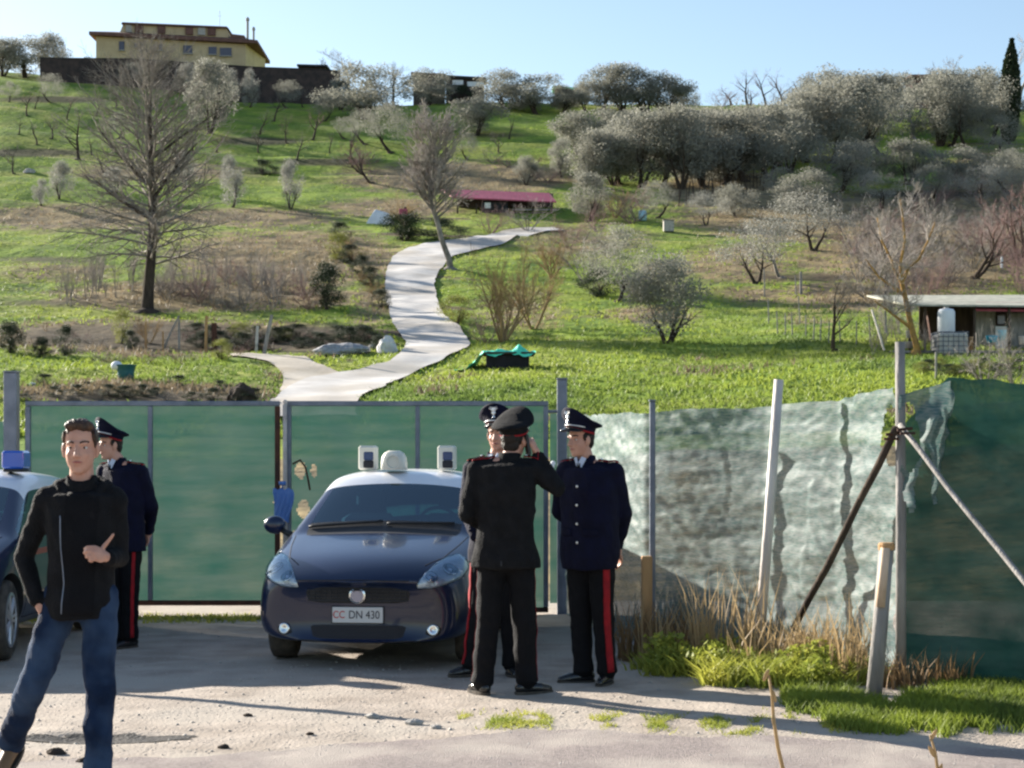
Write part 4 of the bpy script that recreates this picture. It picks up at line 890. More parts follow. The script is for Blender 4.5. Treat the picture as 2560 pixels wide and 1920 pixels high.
# single olives and others, each with its own label
for a in [
 ('ol0', 1440,742,187,165,'round grey-green olive tree with several trunks right of the green tarp'),
 ('thin1', 1338,650,165,150,'dark open olive tree behind and left of the round multi trunk olive'),
 ('ol2', 1272,478,100,85,'olive tree with a dark trunk above the lane end'),
 ('thin0', 1757,541,138,185,'open pale olive tree with a dark bare trunk on the brown slope'),
 ('thin0', 1634,612,150,180,'grey wispy olive tree at the left of the brown slope'),
 ('thin0', 1525,487,75,85,'small pale olive tree below the ochre vine strip'),
 ('ol1', 1815,415,110,120,'dark grey olive tree at the left of the middle terrace on the right'),
 ('ol3', 1862,402,95,90,'low olive tree between two others on the middle terrace'),
 ('ol2', 1960,398,92,120,'spreading olive tree at the right of the middle terrace'),
 ('ol3', 1160,247,80,135,'broad dark olive tree on the ridge right of the pavilion'),
 ('ol1', 1095,235,80,110,'grey olive tree on the ridge partly behind the broad dark one'),
 ('ol0', 1030,292,78,110,'olive tree on the upper green slope below the pavilion'),
 ('ol3', 785,258,112,155,'large dark olive tree hiding the right end of the retaining wall'),
 ('thin1', 790,312,78,90,'grey open olive tree on the upper slope left of the plane tree'),
 ('thin1', 845,330,110,110,'thin grey tree just behind the top of the pale leaning tree'),
 ('ol2', 452,288,150,100,'tall olive tree right of the top of the big bare tree'),
 ('pale1', 540,232,85,42,'vase shaped pale olive at the retaining wall, rightmost of three'),
 ('pale0', 498,228,80,40,'vase shaped pale olive at the retaining wall, middle of three'),
 ('pale1', 452,215,72,46,'vase shaped pale olive at the retaining wall, leftmost of three'),
 ('pale0', 408,210,75,60,'pale olive behind the top right branches of the big bare tree'),
 ('ol1', 55,168,84,120,'broad olive on the hilltop left of the villa'),
 ('ol0', 6,165,80,90,'olive cut by the left edge on the hilltop'),
 ('ol2', 112,170,92,70,'taller olive on the hilltop nearest to the villa'),
 ('dark0', 190,158,46,36,'small dark bush at the left corner of the villa'),
 ('ol1', 925,205,78,96,'dark rounded tree beside the brown ridge hut'),
 ('dark1', 1000,205,40,50,'low dark bush between the hut and the pavilion'),
 ('pale0', 128,430,82,62,'silvery tuft of a young olive at the left above the brown band'),
 ('pale1', 90,445,60,40,'small silvery shoot beside the left silvery olive'),
 ('pale1', 250,418,58,62,'silvery low olive left of the big bare trunk'),
 ('pale0', 400,410,88,72,'silvery olive right of the big bare trunk'),
 ('pale1', 503,448,115,52,'slim silvery olive, left of two standing columns'),
 ('pale0', 628,452,108,44,'slim silvery olive, right of two standing columns'),
 ('ol0', 1137,400,62,48,'small olive with a dark stump above the red roof'),
 ('ol3', 1212,382,80,44,'small olive left of the dense grove above the red roof'),
 ('dark0', 707,668,105,84,'round dark evergreen bush left of the lane bend'),
 ('dark0', 565,152,60,36,'round clipped dark tree at the right end of the villa'),
 ('dark1', 570,378,34,70,'low dark hedge bush between the two silvery columns'),
 ('dark0', 875,520,62,120,'dark evergreen bank left of the lane end'),
 ('dark1', 960,520,50,110,'dark evergreen shrubs behind the leaning trunk'),
 ('dark0', 20,762,70,72,'dark rounded evergreen at the left edge above the gate'),
 ('dark1', 140,768,66,50,'dark rounded evergreen left of the yellow shrub'),
 ('dark0', 92,772,46,46,'smallest dark evergreen between two others above the gate'),
 ('yel', 262,742,78,44,'yellow green shrub left of the plot poles'),
 ('yel', 478,778,48,52,'yellow shrub at the foot of the reddish post'),
 ('brown_', 0,0,0,0,''),
 ('dark1', 283,752,40,36,'low grey green bush in front of the dark bank'),
 ('yel', 520,730,34,60,'yellow flowering bush behind the leaning concrete post'),
 ('yel', 612,735,28,70,'flat yellow brown bush on the dark bank'),
 ('yel', 730,560,60,60,'bright yellow green bush left of the lane bend'),
 ('dark1', 1290,640,60,90,'dark undergrowth below the open olive'),
 ('yel', 985,700,66,80,'olive green bush on the right side of the lane'),
 ('thin1', 620,234,62,66,'thin grey tree in front of the right part of the retaining wall'),
 ('thin1', 290,192,58,80,'thin grey tree in front of the left part of the retaining wall'),
 ('ol2', 735,238,66,70,'olive at the wall just left of the large dark olive'),
 ('bare1', 1690,600,120,130,'bare grey tree between the two wispy olives and the brown brush'),
 ('bare0', 1905,640,170,170,'dark bare tree in the brown brush above the hut roof'),
 ('bare2', 2100,600,150,150,'reddish grey bare tree above the middle of the hut roof'),
 ('thin1', 1420,470,80,90,'small grey tree above the small grey crate'),
 ('cypress', 2178,312,222,42,'tall dark cypress on the right skyline'),
 ('dark0', 1915,190,58,48,'round dark pine above the right ridge'),
 ('dark0', 2078,738,78,44,'dark leafy bush in front of the hut'),
 ('bare1', 760,152,100,140,'largest pale bare tree on the skyline right of the villa'),
 ('bare0', 690,150,84,80,'small bare tree on the skyline nearest to the villa'),
 ('bare0', 855,165,88,100,'bare tree on the skyline left of the brown hut'),
 ('bare1', 2092,195,125,140,'pale bare tree on the skyline left of the cypress'),
 ('bare1', 2188,200,150,150,'tall faint bare tree on the skyline behind the cypress'),
 ('bare1', 1975,300,120,110,'bare brownish tree in the right grove below the ridge house'),
 ('bare0', 168,345,110,120,'forked bare fruit tree on the green slope at the left'),
 ('orch0', 80,312,58,60,'small fruit tree left of the forked bare one'),
 ('orch0', 200,335,46,50,'small fruit tree right of the forked bare one'),
 ('orch1', 145,258,52,50,'small fruit tree high on the left slope'),
 ('orch0', 75,235,46,40,'small bare tree high at the far left'),
 ('orch0', 208,250,48,44,'small bare tree high between the left terraces'),
 ('orch0', 590,262,62,66,'small bare fruit tree below the retaining wall'),
 ('orch1', 675,302,72,80,'bare fruit tree with a wide flat crown below the large dark olive'),
 ('orch0', 712,330,48,44,'little bare fruit tree below the wide flat one'),
 ('orch0', 655,232,46,50,'tiny bare tree directly under the wall'),
 ('bare2', 805,395,95,90,'grey bare tree just left of the pale leaning tree'),
 ('bare0', 1805,758,172,150,'dark bare tree between the vine stakes and the hut'),
 ('bare2', 2205,565,160,150,'reddish bare tree leaning in at the right edge'),
 ('shrub1', 1085,738,235,190,'tall golden brown bare shrub with several stems right of the lane'),
 ('shrub1', 1152,712,190,130,'brown bare shrub behind the golden one'),
 ('shrub2', 1050,742,90,80,'reddish low shrub at the foot of the golden one'),
 ('shrub1', 1190,600,110,130,'tan bare shrub below the lane end'),
 ('shrub0', 1265,612,140,110,'grey bare shrub left of the open dark olive'),
 ('shrub0', 2130,838,150,130,'bare grey bush with a forked stem behind the right net'),
 ('shrub0', 2195,850,170,110,'pale bare shrub behind the net at the right edge'),
 ('shrub1', 875,490,80,70,'brown shrub at the white covered pile'),
 ('shrub0', 1140,500,90,100,'pinkish bare shrub in front of the red roofed shed'),
 ('shrub2', 1060,505,80,90,'reddish bare shrub left of the shed front'),
 ('shrub1', 322,742,72,60,'tan dry shrub under the big bare tree'),
 ('shrub1', 1330,470,80,60,'brown bush on the green slope at the grove foot'),
]:
    if a[0] == 'brown_': continue
    plant(*a)
# the dense grove: trees nothing tells apart share a label
GR = [(1245,335,90,115),(1300,330,95,115),(1290,400,115,110),(1340,398,125,120),(1385,405,165,140),(1430,402,150,130),(1472,408,170,140),(1520,404,160,140),(1565,398,150,140),(1612,392,158,150),(1660,385,150,140),(1705,372,130,120),
      (1360,330,90,110),(1420,320,80,100),(1500,335,95,120),(1600,330,95,120),(1670,318,90,110),(1345,362,100,100),(1545,360,110,120),(1640,352,110,120)]
for i, q in enumerate(GR): plant('ol%d' % (i % 4), *q, 'grey-green olive tree in the dense grove between the red roof and the ochre vine strip', 'olives of the dense middle grove')
GR = [(1740,350,150,140),(1795,352,180,150),(1850,345,170,150),(1905,335,150,130),(1770,300,120,130),(1830,285,120,130),(1890,275,110,120),(2030,315,150,130),(2085,318,150,120),(2140,312,150,110),(2050,265,110,120),(2120,262,110,120),(1940,262,100,110),(2160,330,80,100)]
for i, q in enumerate(GR): plant(('ol%d' % (i % 4)) if i % 5 != 3 else 'thin1', *q, 'grey-green olive tree in the dense grove left of the cypress', 'olives of the dense right grove')
GR = [(1256,185,42,38),(1300,236,92,100),(1345,240,98,110),(1392,246,92,110),(1440,248,82,110),(1480,240,52,60),(1215,244,55,60),(1265,240,60,70)]
for i, q in enumerate(GR): plant('ol%d' % (i % 4), *q, 'dark olive tree in the clump on the middle of the skyline', 'olives of the skyline clump')
for i, bx in enumerate([1575,1618,1655,1690,1728,1765,1800,1842,1880,1960,2000,2035]): plant('orch1', bx, 218 if bx < 1830 else 212, 78 if 1600 < bx else 45, 90, 'reddish bare fruit tree in the row along the right skyline', 'bare fruit trees along the right skyline')
for i in range(12): plant('orch1' if i % 2 else 'shrub2', 1560+i*58, 216-(i > 5)*6, 40, 90, 'low reddish bare shrub under the skyline fruit trees', 'low shrubs along the right skyline')
# brush
LS = [(40,290),(110,300),(255,300),(30,375),(225,372),(60,250),(110,222),(250,232),(560,290),(620,310),(745,300),(560,330),(640,345),(470,330),(700,262),(760,345),(900,300),(960,330),(1010,345),(1080,330),(1100,300),(420,330),(20,220),(300,260)]
for i, (bx, by) in enumerate(LS): plant(['orch0', 'orch1', 'thin1', 'bare0'][i % 4], bx, by, 44+(i*7) % 22, 50+(i*11) % 24, 'small fruit or olive tree planted in rows on the upper green slope', 'small trees on the upper slope')
RS = [(1690,440,80,100),(1745,455,85,110),(1905,450,80,110),(2010,440,85,110),(2070,405,85,100),(2120,440,90,120),(2185,420,100,120),(1590,470,70,80),(1990,395,80,100),(2150,385,90,110)]
for i, q in enumerate(RS): plant(['thin1', 'ol1', 'thin0'][i % 3], *q, 'grey olive tree on the brown terraces below the right grove', 'olives stepping down the right terraces')
for i in range(46): plant('shrub0' if i % 3 else 'shrub2', rt.uniform(1830, 2225), rt.uniform(510, 655), rt.uniform(65, 130), rt.uniform(70, 120), 'bare grey shrub in the brush above the allotment hut', 'bare shrubs above the allotment hut')
for i in range(14): plant('shrub0' if i % 2 else 'shrub2', rt.uniform(1990, 2212), rt.uniform(400, 470), rt.uniform(35, 60), 70, 'low bare shrub on the right terraces below the cypress', 'low shrubs on the right terraces')
for i in range(46):
    x = rt.uniform(130, 690); plant('sap', x, rt.uniform(615, 668), rt.uniform(55, 125), rt.uniform(24, 46), 'thin bare sapling in the brown thicket round the big bare tree', 'saplings of the brown thicket')
for i in range(20): plant('shrub2' if i % 3 == 0 else 'shrub0', rt.uniform(330, 700), rt.uniform(610, 675), rt.uniform(40, 95), 80, 'low bare bush in the brown thicket left of the dark evergreen', 'low bushes of the brown thicket')
for i in range(16): plant('shrub2' if i % 2 else 'shrub0', rt.uniform(0, 560), rt.uniform(735, 790), rt.uniform(22, 40), 60, 'low dark scrub on the bank above the left gate leaf', 'scrub on the left bank')
for i in range(14): plant('shrub0' if i % 2 else 'shrub2', rt.uniform(700, 1220), rt.uniform(350, 400), rt.uniform(24, 44), 70, 'low bare scrub on the brown terrace above the red roof', 'scrub on the brown terrace')
for i in range(16): plant('shrub0' if i % 2 else 'shrub2', rt.uniform(1220, 1400), rt.uniform(440, 640), rt.uniform(40, 90), 80, 'bare shrub between the lane end and the open olives', 'bare shrubs right of the lane end')
for i in range(9): plant('shrub1' if i % 2 else 'dark1', 735+i*11, 520+i*16+(i % 3)*8, 40, 50, 'low brown green bush along the left edge of the lane', 'bushes along the left edge of the lane')
for i in range(18): plant('sap' if i % 2 else 'shrub0', rt.uniform(1885, 2005), rt.uniform(690, 770), rt.uniform(40, 80), 40, 'thin bare sapling between the white plank and the hut', 'saplings left of the hut')
for i in range(12): plant('dark1' if i % 2 else 'yel', 1990+i*19, 800+rt.uniform(-6, 14), 26, 60, 'low green bramble on the bank below the hut', 'brambles below the hut')
# the big bare tree (left)
p = T(318, 673); s = p.y/FPX*K; Hh = 575*s; r_ = random.Random(12)
tr = Tree(12); tpts = [Vector(((a-318)*s, 0, (673-b_)*s)) for a, b_ in [(318,676),(321,620),(329,520),(330,460),(326,380),(324,310),(323,250),(325,190),(320,135),(316,100)]]
rad = [15*s, 12*s, 10.5*s, 9.5*s, 8.2*s, 6.2*s, 4.4*s, 3*s, 1.6*s, .6*s]
for i in range(len(tpts)-1): tr.big.append((tpts[i], tpts[i+1], rad[i], rad[i+1]))
def tp_at(z):
    for i in range(len(tpts)-1):
        if tpts[i+1].z >= z: f = (z-tpts[i].z)/(tpts[i+1].z-tpts[i].z); return tpts[i].lerp(tpts[i+1], f), rad[i]*(1-f)+rad[i+1]*f
    return tpts[-1], rad[-1]
for k in range(95):
    f = .17+.82*(k+r_.random())/95; z = Hh*f; q, rr = tp_at(z); a = k*2.4+r_.uniform(-.5, .5)
    L = Hh*(.36*max(.12, 1-((f-.42)/.62)**2))*r_.uniform(.7, 1.08); L = max(L, Hh*.06)
    el = .12+.95*f
    tr.branch(q, (math.cos(a), math.sin(a), el), L, min(rr*.42, .075), 1, 3, -.02 if f < .35 else .05, .18, (0, 10, 8), (22, 58), .42, 0, .18, .25)
for (za, ax, ang_, L_) in ((270*s, -1, .9, 190*s), (240*s, 1, 1.25, 160*s), (330*s, 1, .75, 190*s), (200*s, -1, .5, 170*s)):
    q, rr = tp_at(za); tr.branch(q, (ax, .2, ang_), L_, rr*.55, 0, 3, .05, .10, (9, 6, 5), (20, 50), .42, 0, .2, .25)
tr.fine = [(a_, b_, max(c_, .0065), max(d_, .0045)) for a_, b_, c_, d_ in tr.fine]
make_tree('bare_tree', 'very tall bare tree with a dark trunk left of the lane', 'tree', tr, M['bark'], M['twig'], parent_loc=p)
# pale leaning plane tree
p = T(972, 582); s = p.y/FPX*K; r_ = random.Random(5)
tr = Tree(15); tpts = [Vector(((a-972)*s, 0, (582-b_)*s)) for a, b_ in [(974,586),(970,560),(955,520),(945,480),(932,440),(928,400),(935,360),(940,320),(938,285)]]; rad = [9*s, 7.5*s, 6.5*s, 6*s, 5.6*s, 5*s, 3.6*s, 2.4*s, 1.2*s]
for i in range(len(tpts)-1): tr.big.append((tpts[i], tpts[i+1], rad[i], rad[i+1]))
for k in range(52):
    f = .36+.64*(k+r_.random())/52; q, rr = tp_at(tpts[-1].z*f*.999); a = k*2.4
    tr.branch(q, (math.cos(a)*.9, math.sin(a)*.7, .75), (92-34*f)*s*r_.uniform(.75, 1.15), rr*.5, 0, 3, .06, .16, (7, 5, 4), (20, 50), .52, 1, .2, .25)
tr.fine = [(a_, b_, max(c_, .013), max(d_, .010)) for a_, b_, c_, d_ in tr.fine]
make_tree('bare_tree', 'pale leaning bare tree standing at the lane bend', 'tree', tr, M['greybark'], M['greytwig'], parent_loc=p)
# bare tree with orange stems by the hut
p = T(1978, 765); s = p.y/FPX*K; r_ = random.Random(3)
tr = Tree(16)
def poly(pts, ra, rb):
    pp = [Vector(((a-1978)*s, 0, (765-b_)*s)) for a, b_ in pts]
    for i in range(len(pp)-1): tr.big.append((pp[i], pp[i+1], ra+(rb-ra)*i/(len(pp)-1), ra+(rb-ra)*(i+1)/(len(pp)-1)))
    return pp
q = poly([(1985,768),(1975,730),(1965,690),(1955,640),(1948,610)], 7*s, 5*s)
for end in ([(1948,610),(1935,590),(1925,560),(1905,520),(1895,470)], [(1948,612),(1962,580),(1985,560),(2005,520),(2020,480)], [(1948,612),(1945,570),(1955,520),(1950,470),(1945,430)], [(1955,640),(1930,620),(1900,600),(1870,560)], [(1970,710),(1930,680),(1890,650)]):
    e = poly(end, 4*s, 1.5*s)
    for k in range(9): z = e[min(len(e)-2, 1+k % (len(e)-1))]; tr.branch(z, (r_.uniform(-1, 1), r_.uniform(-1, 1), r_.uniform(.2, 1)), 75*s*r_.uniform(.6, 1.1), 1.4*s, 1, 3, .05, .2, (0, 6, 5), (25, 55), .5, 0, .2, .25)
tr.fine = [(a_, b_, max(c_, .008), max(d_, .006)) for a_, b_, c_, d_ in tr.fine]
make_tree('bare_tree', 'wide bare tree with orange stems in front of the allotment hut', 'tree', tr, M['orangebark'], M['greytwig'], parent_loc=p)

# ---------------------------------------------------------------- grass and weeds
def tufts(name, pts, hmin, hmax, wd, m_, seed, blades=3, kind=True, label=None, cat=None, bend=.5):
    g = np.random.RandomState(seed); P = np.repeat(np.array(pts, np.float32), blades, 0); n = len(P)
    P[:, :2] += g.normal(size=(n, 2))*wd*2.2
    h = g.uniform(hmin, hmax, n)[:, None]; a = g.uniform(0, 6.28, n); side = np.stack([np.cos(a), np.sin(a), 0*a], 1)*wd; b_ = g.uniform(0, 6.28, n); ln = np.stack([np.cos(b_), np.sin(b_), 0*b_], 1)*h*bend*g.uniform(.2, 1, (n, 1))
    up = np.array([[0, 0, 1.]])*h; base = P-np.array([[0, 0, .02]])
    V = np.stack([base-side, base+side, base+side*.7+up*.55+ln*.3, base-side*.7+up*.55+ln*.3, base+up+ln], 1).reshape(-1, 3)
    i = np.arange(n)*5; F4 = np.stack([i, i+1, i+2, i+3], 1); F3 = np.stack([i+3, i+2, i+4, i+4], 1)
    me = bpy.data.meshes.new(name); me.vertices.add(len(V)); me.vertices.foreach_set('co', V.astype(np.float32).ravel())
    L = np.concatenate([F4, F3[:, :3]], 1).astype(np.int32); me.loops.add(L.size); me.loops.foreach_set('vertex_index', L.ravel())
    st = np.stack([np.arange(n)*7, np.arange(n)*7+4], 1).ravel().astype(np.int32); me.polygons.add(2*n); me.polygons.foreach_set('loop_start', st); me.materials.append(m_); me.update(calc_edges=True); me.validate()
    o = bpy.data.objects.new(name, me); COL.objects.link(o)
    if kind: o['kind'] = 'stuff'
    if label: tag(o, label, cat)
    return o
def lane_clear(px, py): return False
for i in range(26): plant('shrub2' if i % 3 else 'shrub0', 110+i*29+rt.uniform(-8, 8), (168 if i < 10 else 200)+rt.uniform(0, 14), rt.uniform(24, 52), 50, 'bare brownish shrub in front of the dark retaining wall', 'shrubs along the retaining wall')
for i in range(30): plant('dark1' if i % 3 else 'shrub2', 400+i*15+rt.uniform(-6, 6), 738+rt.uniform(-14, 22), rt.uniform(22, 40), 60, 'low dark bush on the dark bank left of the lane fork', 'bushes of the dark bank')
for i in range(24): plant('dark1' if i % 3 else 'shrub0', i*24+rt.uniform(-6, 6), 858+rt.uniform(-6, 10)-(20 if i % 4 == 0 else 0), rt.uniform(16, 30), 60, 'low dark scrub just above the left gate leaf', 'scrub above the left gate leaf')
for i in range(7): plant('ol%d' % (i % 4), rt.uniform(1235, 1690), rt.uniform(330, 405), rt.uniform(80, 120), 100, 'grey-green olive tree in the dense grove between the red roof and the ochre vine strip', 'olives of the dense middle grove')
for i in range(7): plant('ol%d' % (i % 4), rt.uniform(1720, 2150), rt.uniform(250, 335), rt.uniform(90, 125), 110, 'grey-green olive tree in the dense grove left of the cypress', 'olives of the dense right grove')
GP = []; DP = []
LB = BVHTree.FromPolygons([v.co.copy() for v in bpy.data.objects['lane'].data.vertices], [tuple(p.vertices) for p in bpy.data.objects['lane'].data.polygons])
LB2 = BVHTree.FromPolygons([v.co.copy() for v in bpy.data.objects['side_track'].data.vertices], [tuple(p.vertices) for p in bpy.data.objects['side_track'].data.polygons])
r_ = random.Random(77)
for k in range(52000):
    px = r_.uniform(-60, 2620); d = 44*(236/44)**(r_.random()**1.25); x = X(px, d)
    if LB.ray_cast(Vector((x, d, 300)), Vector((0, 0, -1)))[0] or LB2.ray_cast(Vector((x, d, 300)), Vector((0, 0, -1)))[0]: continue
    if bankshade_at(x, d) > r_.uniform(.25, .6): continue
    dr = dryat(x, d)+.5*noise.noise(Vector((x*.35, d*.35, 5)))
    p_ = (x, d, gz(x, d))
    (DP if dr > r_.uniform(.35, .75) else GP).append(p_)
tufts('grass', GP, .05, .20, .030, M['grassblade'], 1, 3, bend=1.3); tufts('dead_grass', DP, .08, .34, .025, M['deadgrass'], 2, 3, bend=1.2)
# grass strip and weeds at the right fence
GP = []; g = random.Random(8)
for k in range(15000):
    px = g.uniform(1960, 2640); d = g.uniform(9.6, 12.2); x = X(px, d); y0 = HOR+CAMH*FPX/d
    e = 1735+45*math.sin(px*.012)+25*noise.noise(Vector((px*.02, 3, 0))); e2 = 1845+30*noise.noise(Vector((px*.015, 9, 0)))-max(0, 2150-px)*.30
    if not (e < y0 < e2): continue
    if y0 > e2-22 and g.random() > (e2-y0)/22: continue
    if noise.noise(Vector((px*.02, y0*.05, 2)))+.4*noise.noise(Vector((px*.07, y0*.2, 5))) < g.uniform(-.55, -.05): continue
    GP.append((x, d, g0(x, d)))
tufts('green_grass', GP, .03, .11, .006, M['grassbright'], 5, 4, bend=.9)
GP = []
for k in range(6000):
    px = g.uniform(1150, 2200); y0 = 1800+18*noise.noise(Vector((px*.01, 1, 0)))+g.gauss(0, 9)+(px-1150)*.02; d = CAMH*FPX/(y0-HOR)
    if noise.noise(Vector((px*.013, y0*.03, 4))) < .05: continue
    GP.append((X(px, d), d, g0(X(px, d), d)))
tufts('roadside_grass', GP, .015, .05, .005, M['weedleaf'], 6, 3, bend=1.2)
GP = []
for k in range(3000):
    d = 17.3+g.gauss(0, .18); x = g.uniform(-5, .3)
    if noise.noise(Vector((x*1.5, 1, 1))) > -.1: GP.append((x, d, 0))
tufts('gate_grass', GP, .02, .07, .008, M['weedleaf'], 16, 3, bend=1)
def weed(px, d, rx_, n, h, m_, name, seed, wd=.012, bend=.6, bl=4):
    g = random.Random(seed); pts = []
    for k in range(n):
        a = g.uniform(0, 6.28); q = math.sqrt(g.random()); x = X(px, d)+rx_*q*math.cos(a); y = d+rx_*.55*q*math.sin(a); pts.append((x, y, g0(x, y)))
    return tufts(name, pts, h*.35, h, wd, m_, seed, bl, bend=bend)
weed(1790, 12.75, .55, 286, 0.21, M['weedleaf'], 'weeds', 21, .010, 1.6); weed(1960, 12.1, .55, 330, 0.24, M['weedleaf'], 'weeds', 22, .010, 1.6); weed(2090, 11.95, .35, 165, 0.18, M['weedleaf'], 'weeds', 23, .010, 1.6)
weed(1700, 13.1, .35, 154, 0.15, M['weedleaf'], 'weeds', 24, .010, 1.6)
weed(1830, 12.95, .35, 31, 0.81, M['drygrass'], 'dry_weeds', 25, .006, .35); weed(1965, 12.5, .40, 49, 0.53, M['drygrass'], 'dry_weeds', 26, .008, .5); weed(2040, 12.35, .35, 36, 0.47, M['drygrass'], 'dry_weeds', 27, .008, .5)
weed(1650, 16.0, .45, 39, 0.47, M['drygrass'], 'dry_weeds', 40, .007, .5); weed(1760, 15.6, .5, 49, 0.68, M['drygrass'], 'dry_weeds', 41, .006, .4); weed(1900, 14.8, .5, 49, 0.51, M['drygrass'], 'dry_weeds', 42, .006, .5); weed(2090, 12.9, .4, 39, 0.51, M['drygrass'], 'dry_weeds', 43, .006, .5); weed(2130, 11.9, .20, 21, 0.68, M['drygrass'], 'dry_weeds', 28, .006, .4); weed(1720, 13.4, .4, 21, 0.64, M['drygrass'], 'dry_weeds', 29, .006, .4); weed(2300, 11.7, .3, 40, .3, M['brownleaf'], 'dry_weeds', 30, .008, .6); weed(1640, 13.7, .4, 90, .5, M['brownleaf'], 'dry_weeds', 31, .007, .5)
# broad leaves on the clump
g = np.random.RandomState(4); cs = []; gg = random.Random(4)
for k in range(30):
    px = gg.uniform(1650, 2090); d = 13.2-(px-1650)/440*1.25+gg.uniform(-.45, .35); x = X(px, d); q = gg.uniform(.05, .13); cs.append((Vector((x, d, g0(x, d)+q*.6+gg.uniform(0, .10))), Vector((q*1.3, q*1.2, q))))
V, F = leaf_cloud(cs, 5200, .048, 5); tag(npmesh('leafy_weeds', V, F, M['weedleaf']), kind='stuff')
# pebbles and leaf litter on the dirt
g = random.Random(31); V = []; F = []
ico = [(0,0,.6),(.9,0,0),(0,.9,0),(-.9,0,0),(0,-.9,0),(0,0,-.5)]; fi = [(0,1,2),(0,2,3),(0,3,4),(0,4,1),(5,2,1),(5,3,2),(5,4,3),(5,1,4)]
for k in range(4200):
    d = 8.4+9*g.random()**1.5; px = g.uniform(-40, 2600); x = X(px, d); s_ = g.choice((.005, .006, .008, .014 if g.random() < .3 else .007)); z = g0(x, d)+s_*.2; n = len(V)
    for q in ico: V.append((x+q[0]*s_*g.uniform(.7, 1.3), d+q[1]*s_*g.uniform(.7, 1.3), z+q[2]*s_*g.uniform(.7, 1.2)))
    F += [(a+n, b_+n, c+n) for a, b_, c in fi]
tag(npmesh('gravel', V, F, M['stone']), kind='stuff')
for i, (px, py, w_) in enumerate([(930, 1795, .09), (620, 1790, .06), (775, 1838, .05), (1035, 1812, .10), (140, 1885, .10), (210, 1907, .08), (1090, 1822, .07), (560, 1868, .07)]):
    d = CAMH*FPX/(py-HOR); x = X(px, d); b = MB(); gg = random.Random(i); b.ell((0,0,0), (w_*.5, w_*.35, w_*.22), None, 9, 6); b.v = [tuple(c*(1+.25*gg.uniform(-1, 1)) for c in v) for v in b.v]
    o = b.build('clod', M['bark'] if i % 3 else M['stone']); o.location = (x, d, g0(x, d)+w_*.1); tag(o, 'small %s on the dirt, %s' % ('dark clod' if i % 3 else 'pale stone', ['right of the walking man by the road edge','right behind the walking man','farther right on the gravel','at the edge of the asphalt in the middle','between the walking man\'s feet','at the bottom edge near the front foot','at the start of the roadside grass','beside the pothole'][i]), 'stone')
# dry stalks close to the camera
def stalk(label, pts, d, m_, rb, seed):
    P = [proj(a, b_, d) for a, b_ in pts]; P = [Vector((P[-1].x, d, 0.0))]+list(reversed(P)) if P[-1].z > 0 else P
    t = thing('dry_stalk', label, 'stalk', (P[0].x, d, P[0].z)); b = MB(); PP = [q-P[0] for q in P]; b.tube(PP, [rb*(1-.5*i/(len(PP)-1)) for i in range(len(PP))], 7); b.build('stem', m_, t, smooth=True)
    g = random.Random(seed)
    for k in range(3):
        q = PP[-1-k] if k < len(PP)-1 else PP[-1]; b = MB(); b.ell((q.x+.012*g.uniform(-1, 1), 0, q.z), (.007, .005, .022), Matrix.Rotation(g.uniform(-.6, .6), 3, 'Y'), 7, 5); b.build('dry_leaf', M['drygrass'], t)
stalk('tall thin dry stalk rising in the foreground right of the officers', [(1922,1688),(1930,1740),(1934,1800),(1945,1870),(1958,1925)], 5.6, M['drygrass'], .008, 1)
stalk('short dry stalk at the bottom edge in the right foreground', [(2325,1838),(2338,1880),(2344,1925)], 5.6, M['drygrass'], .007, 2)
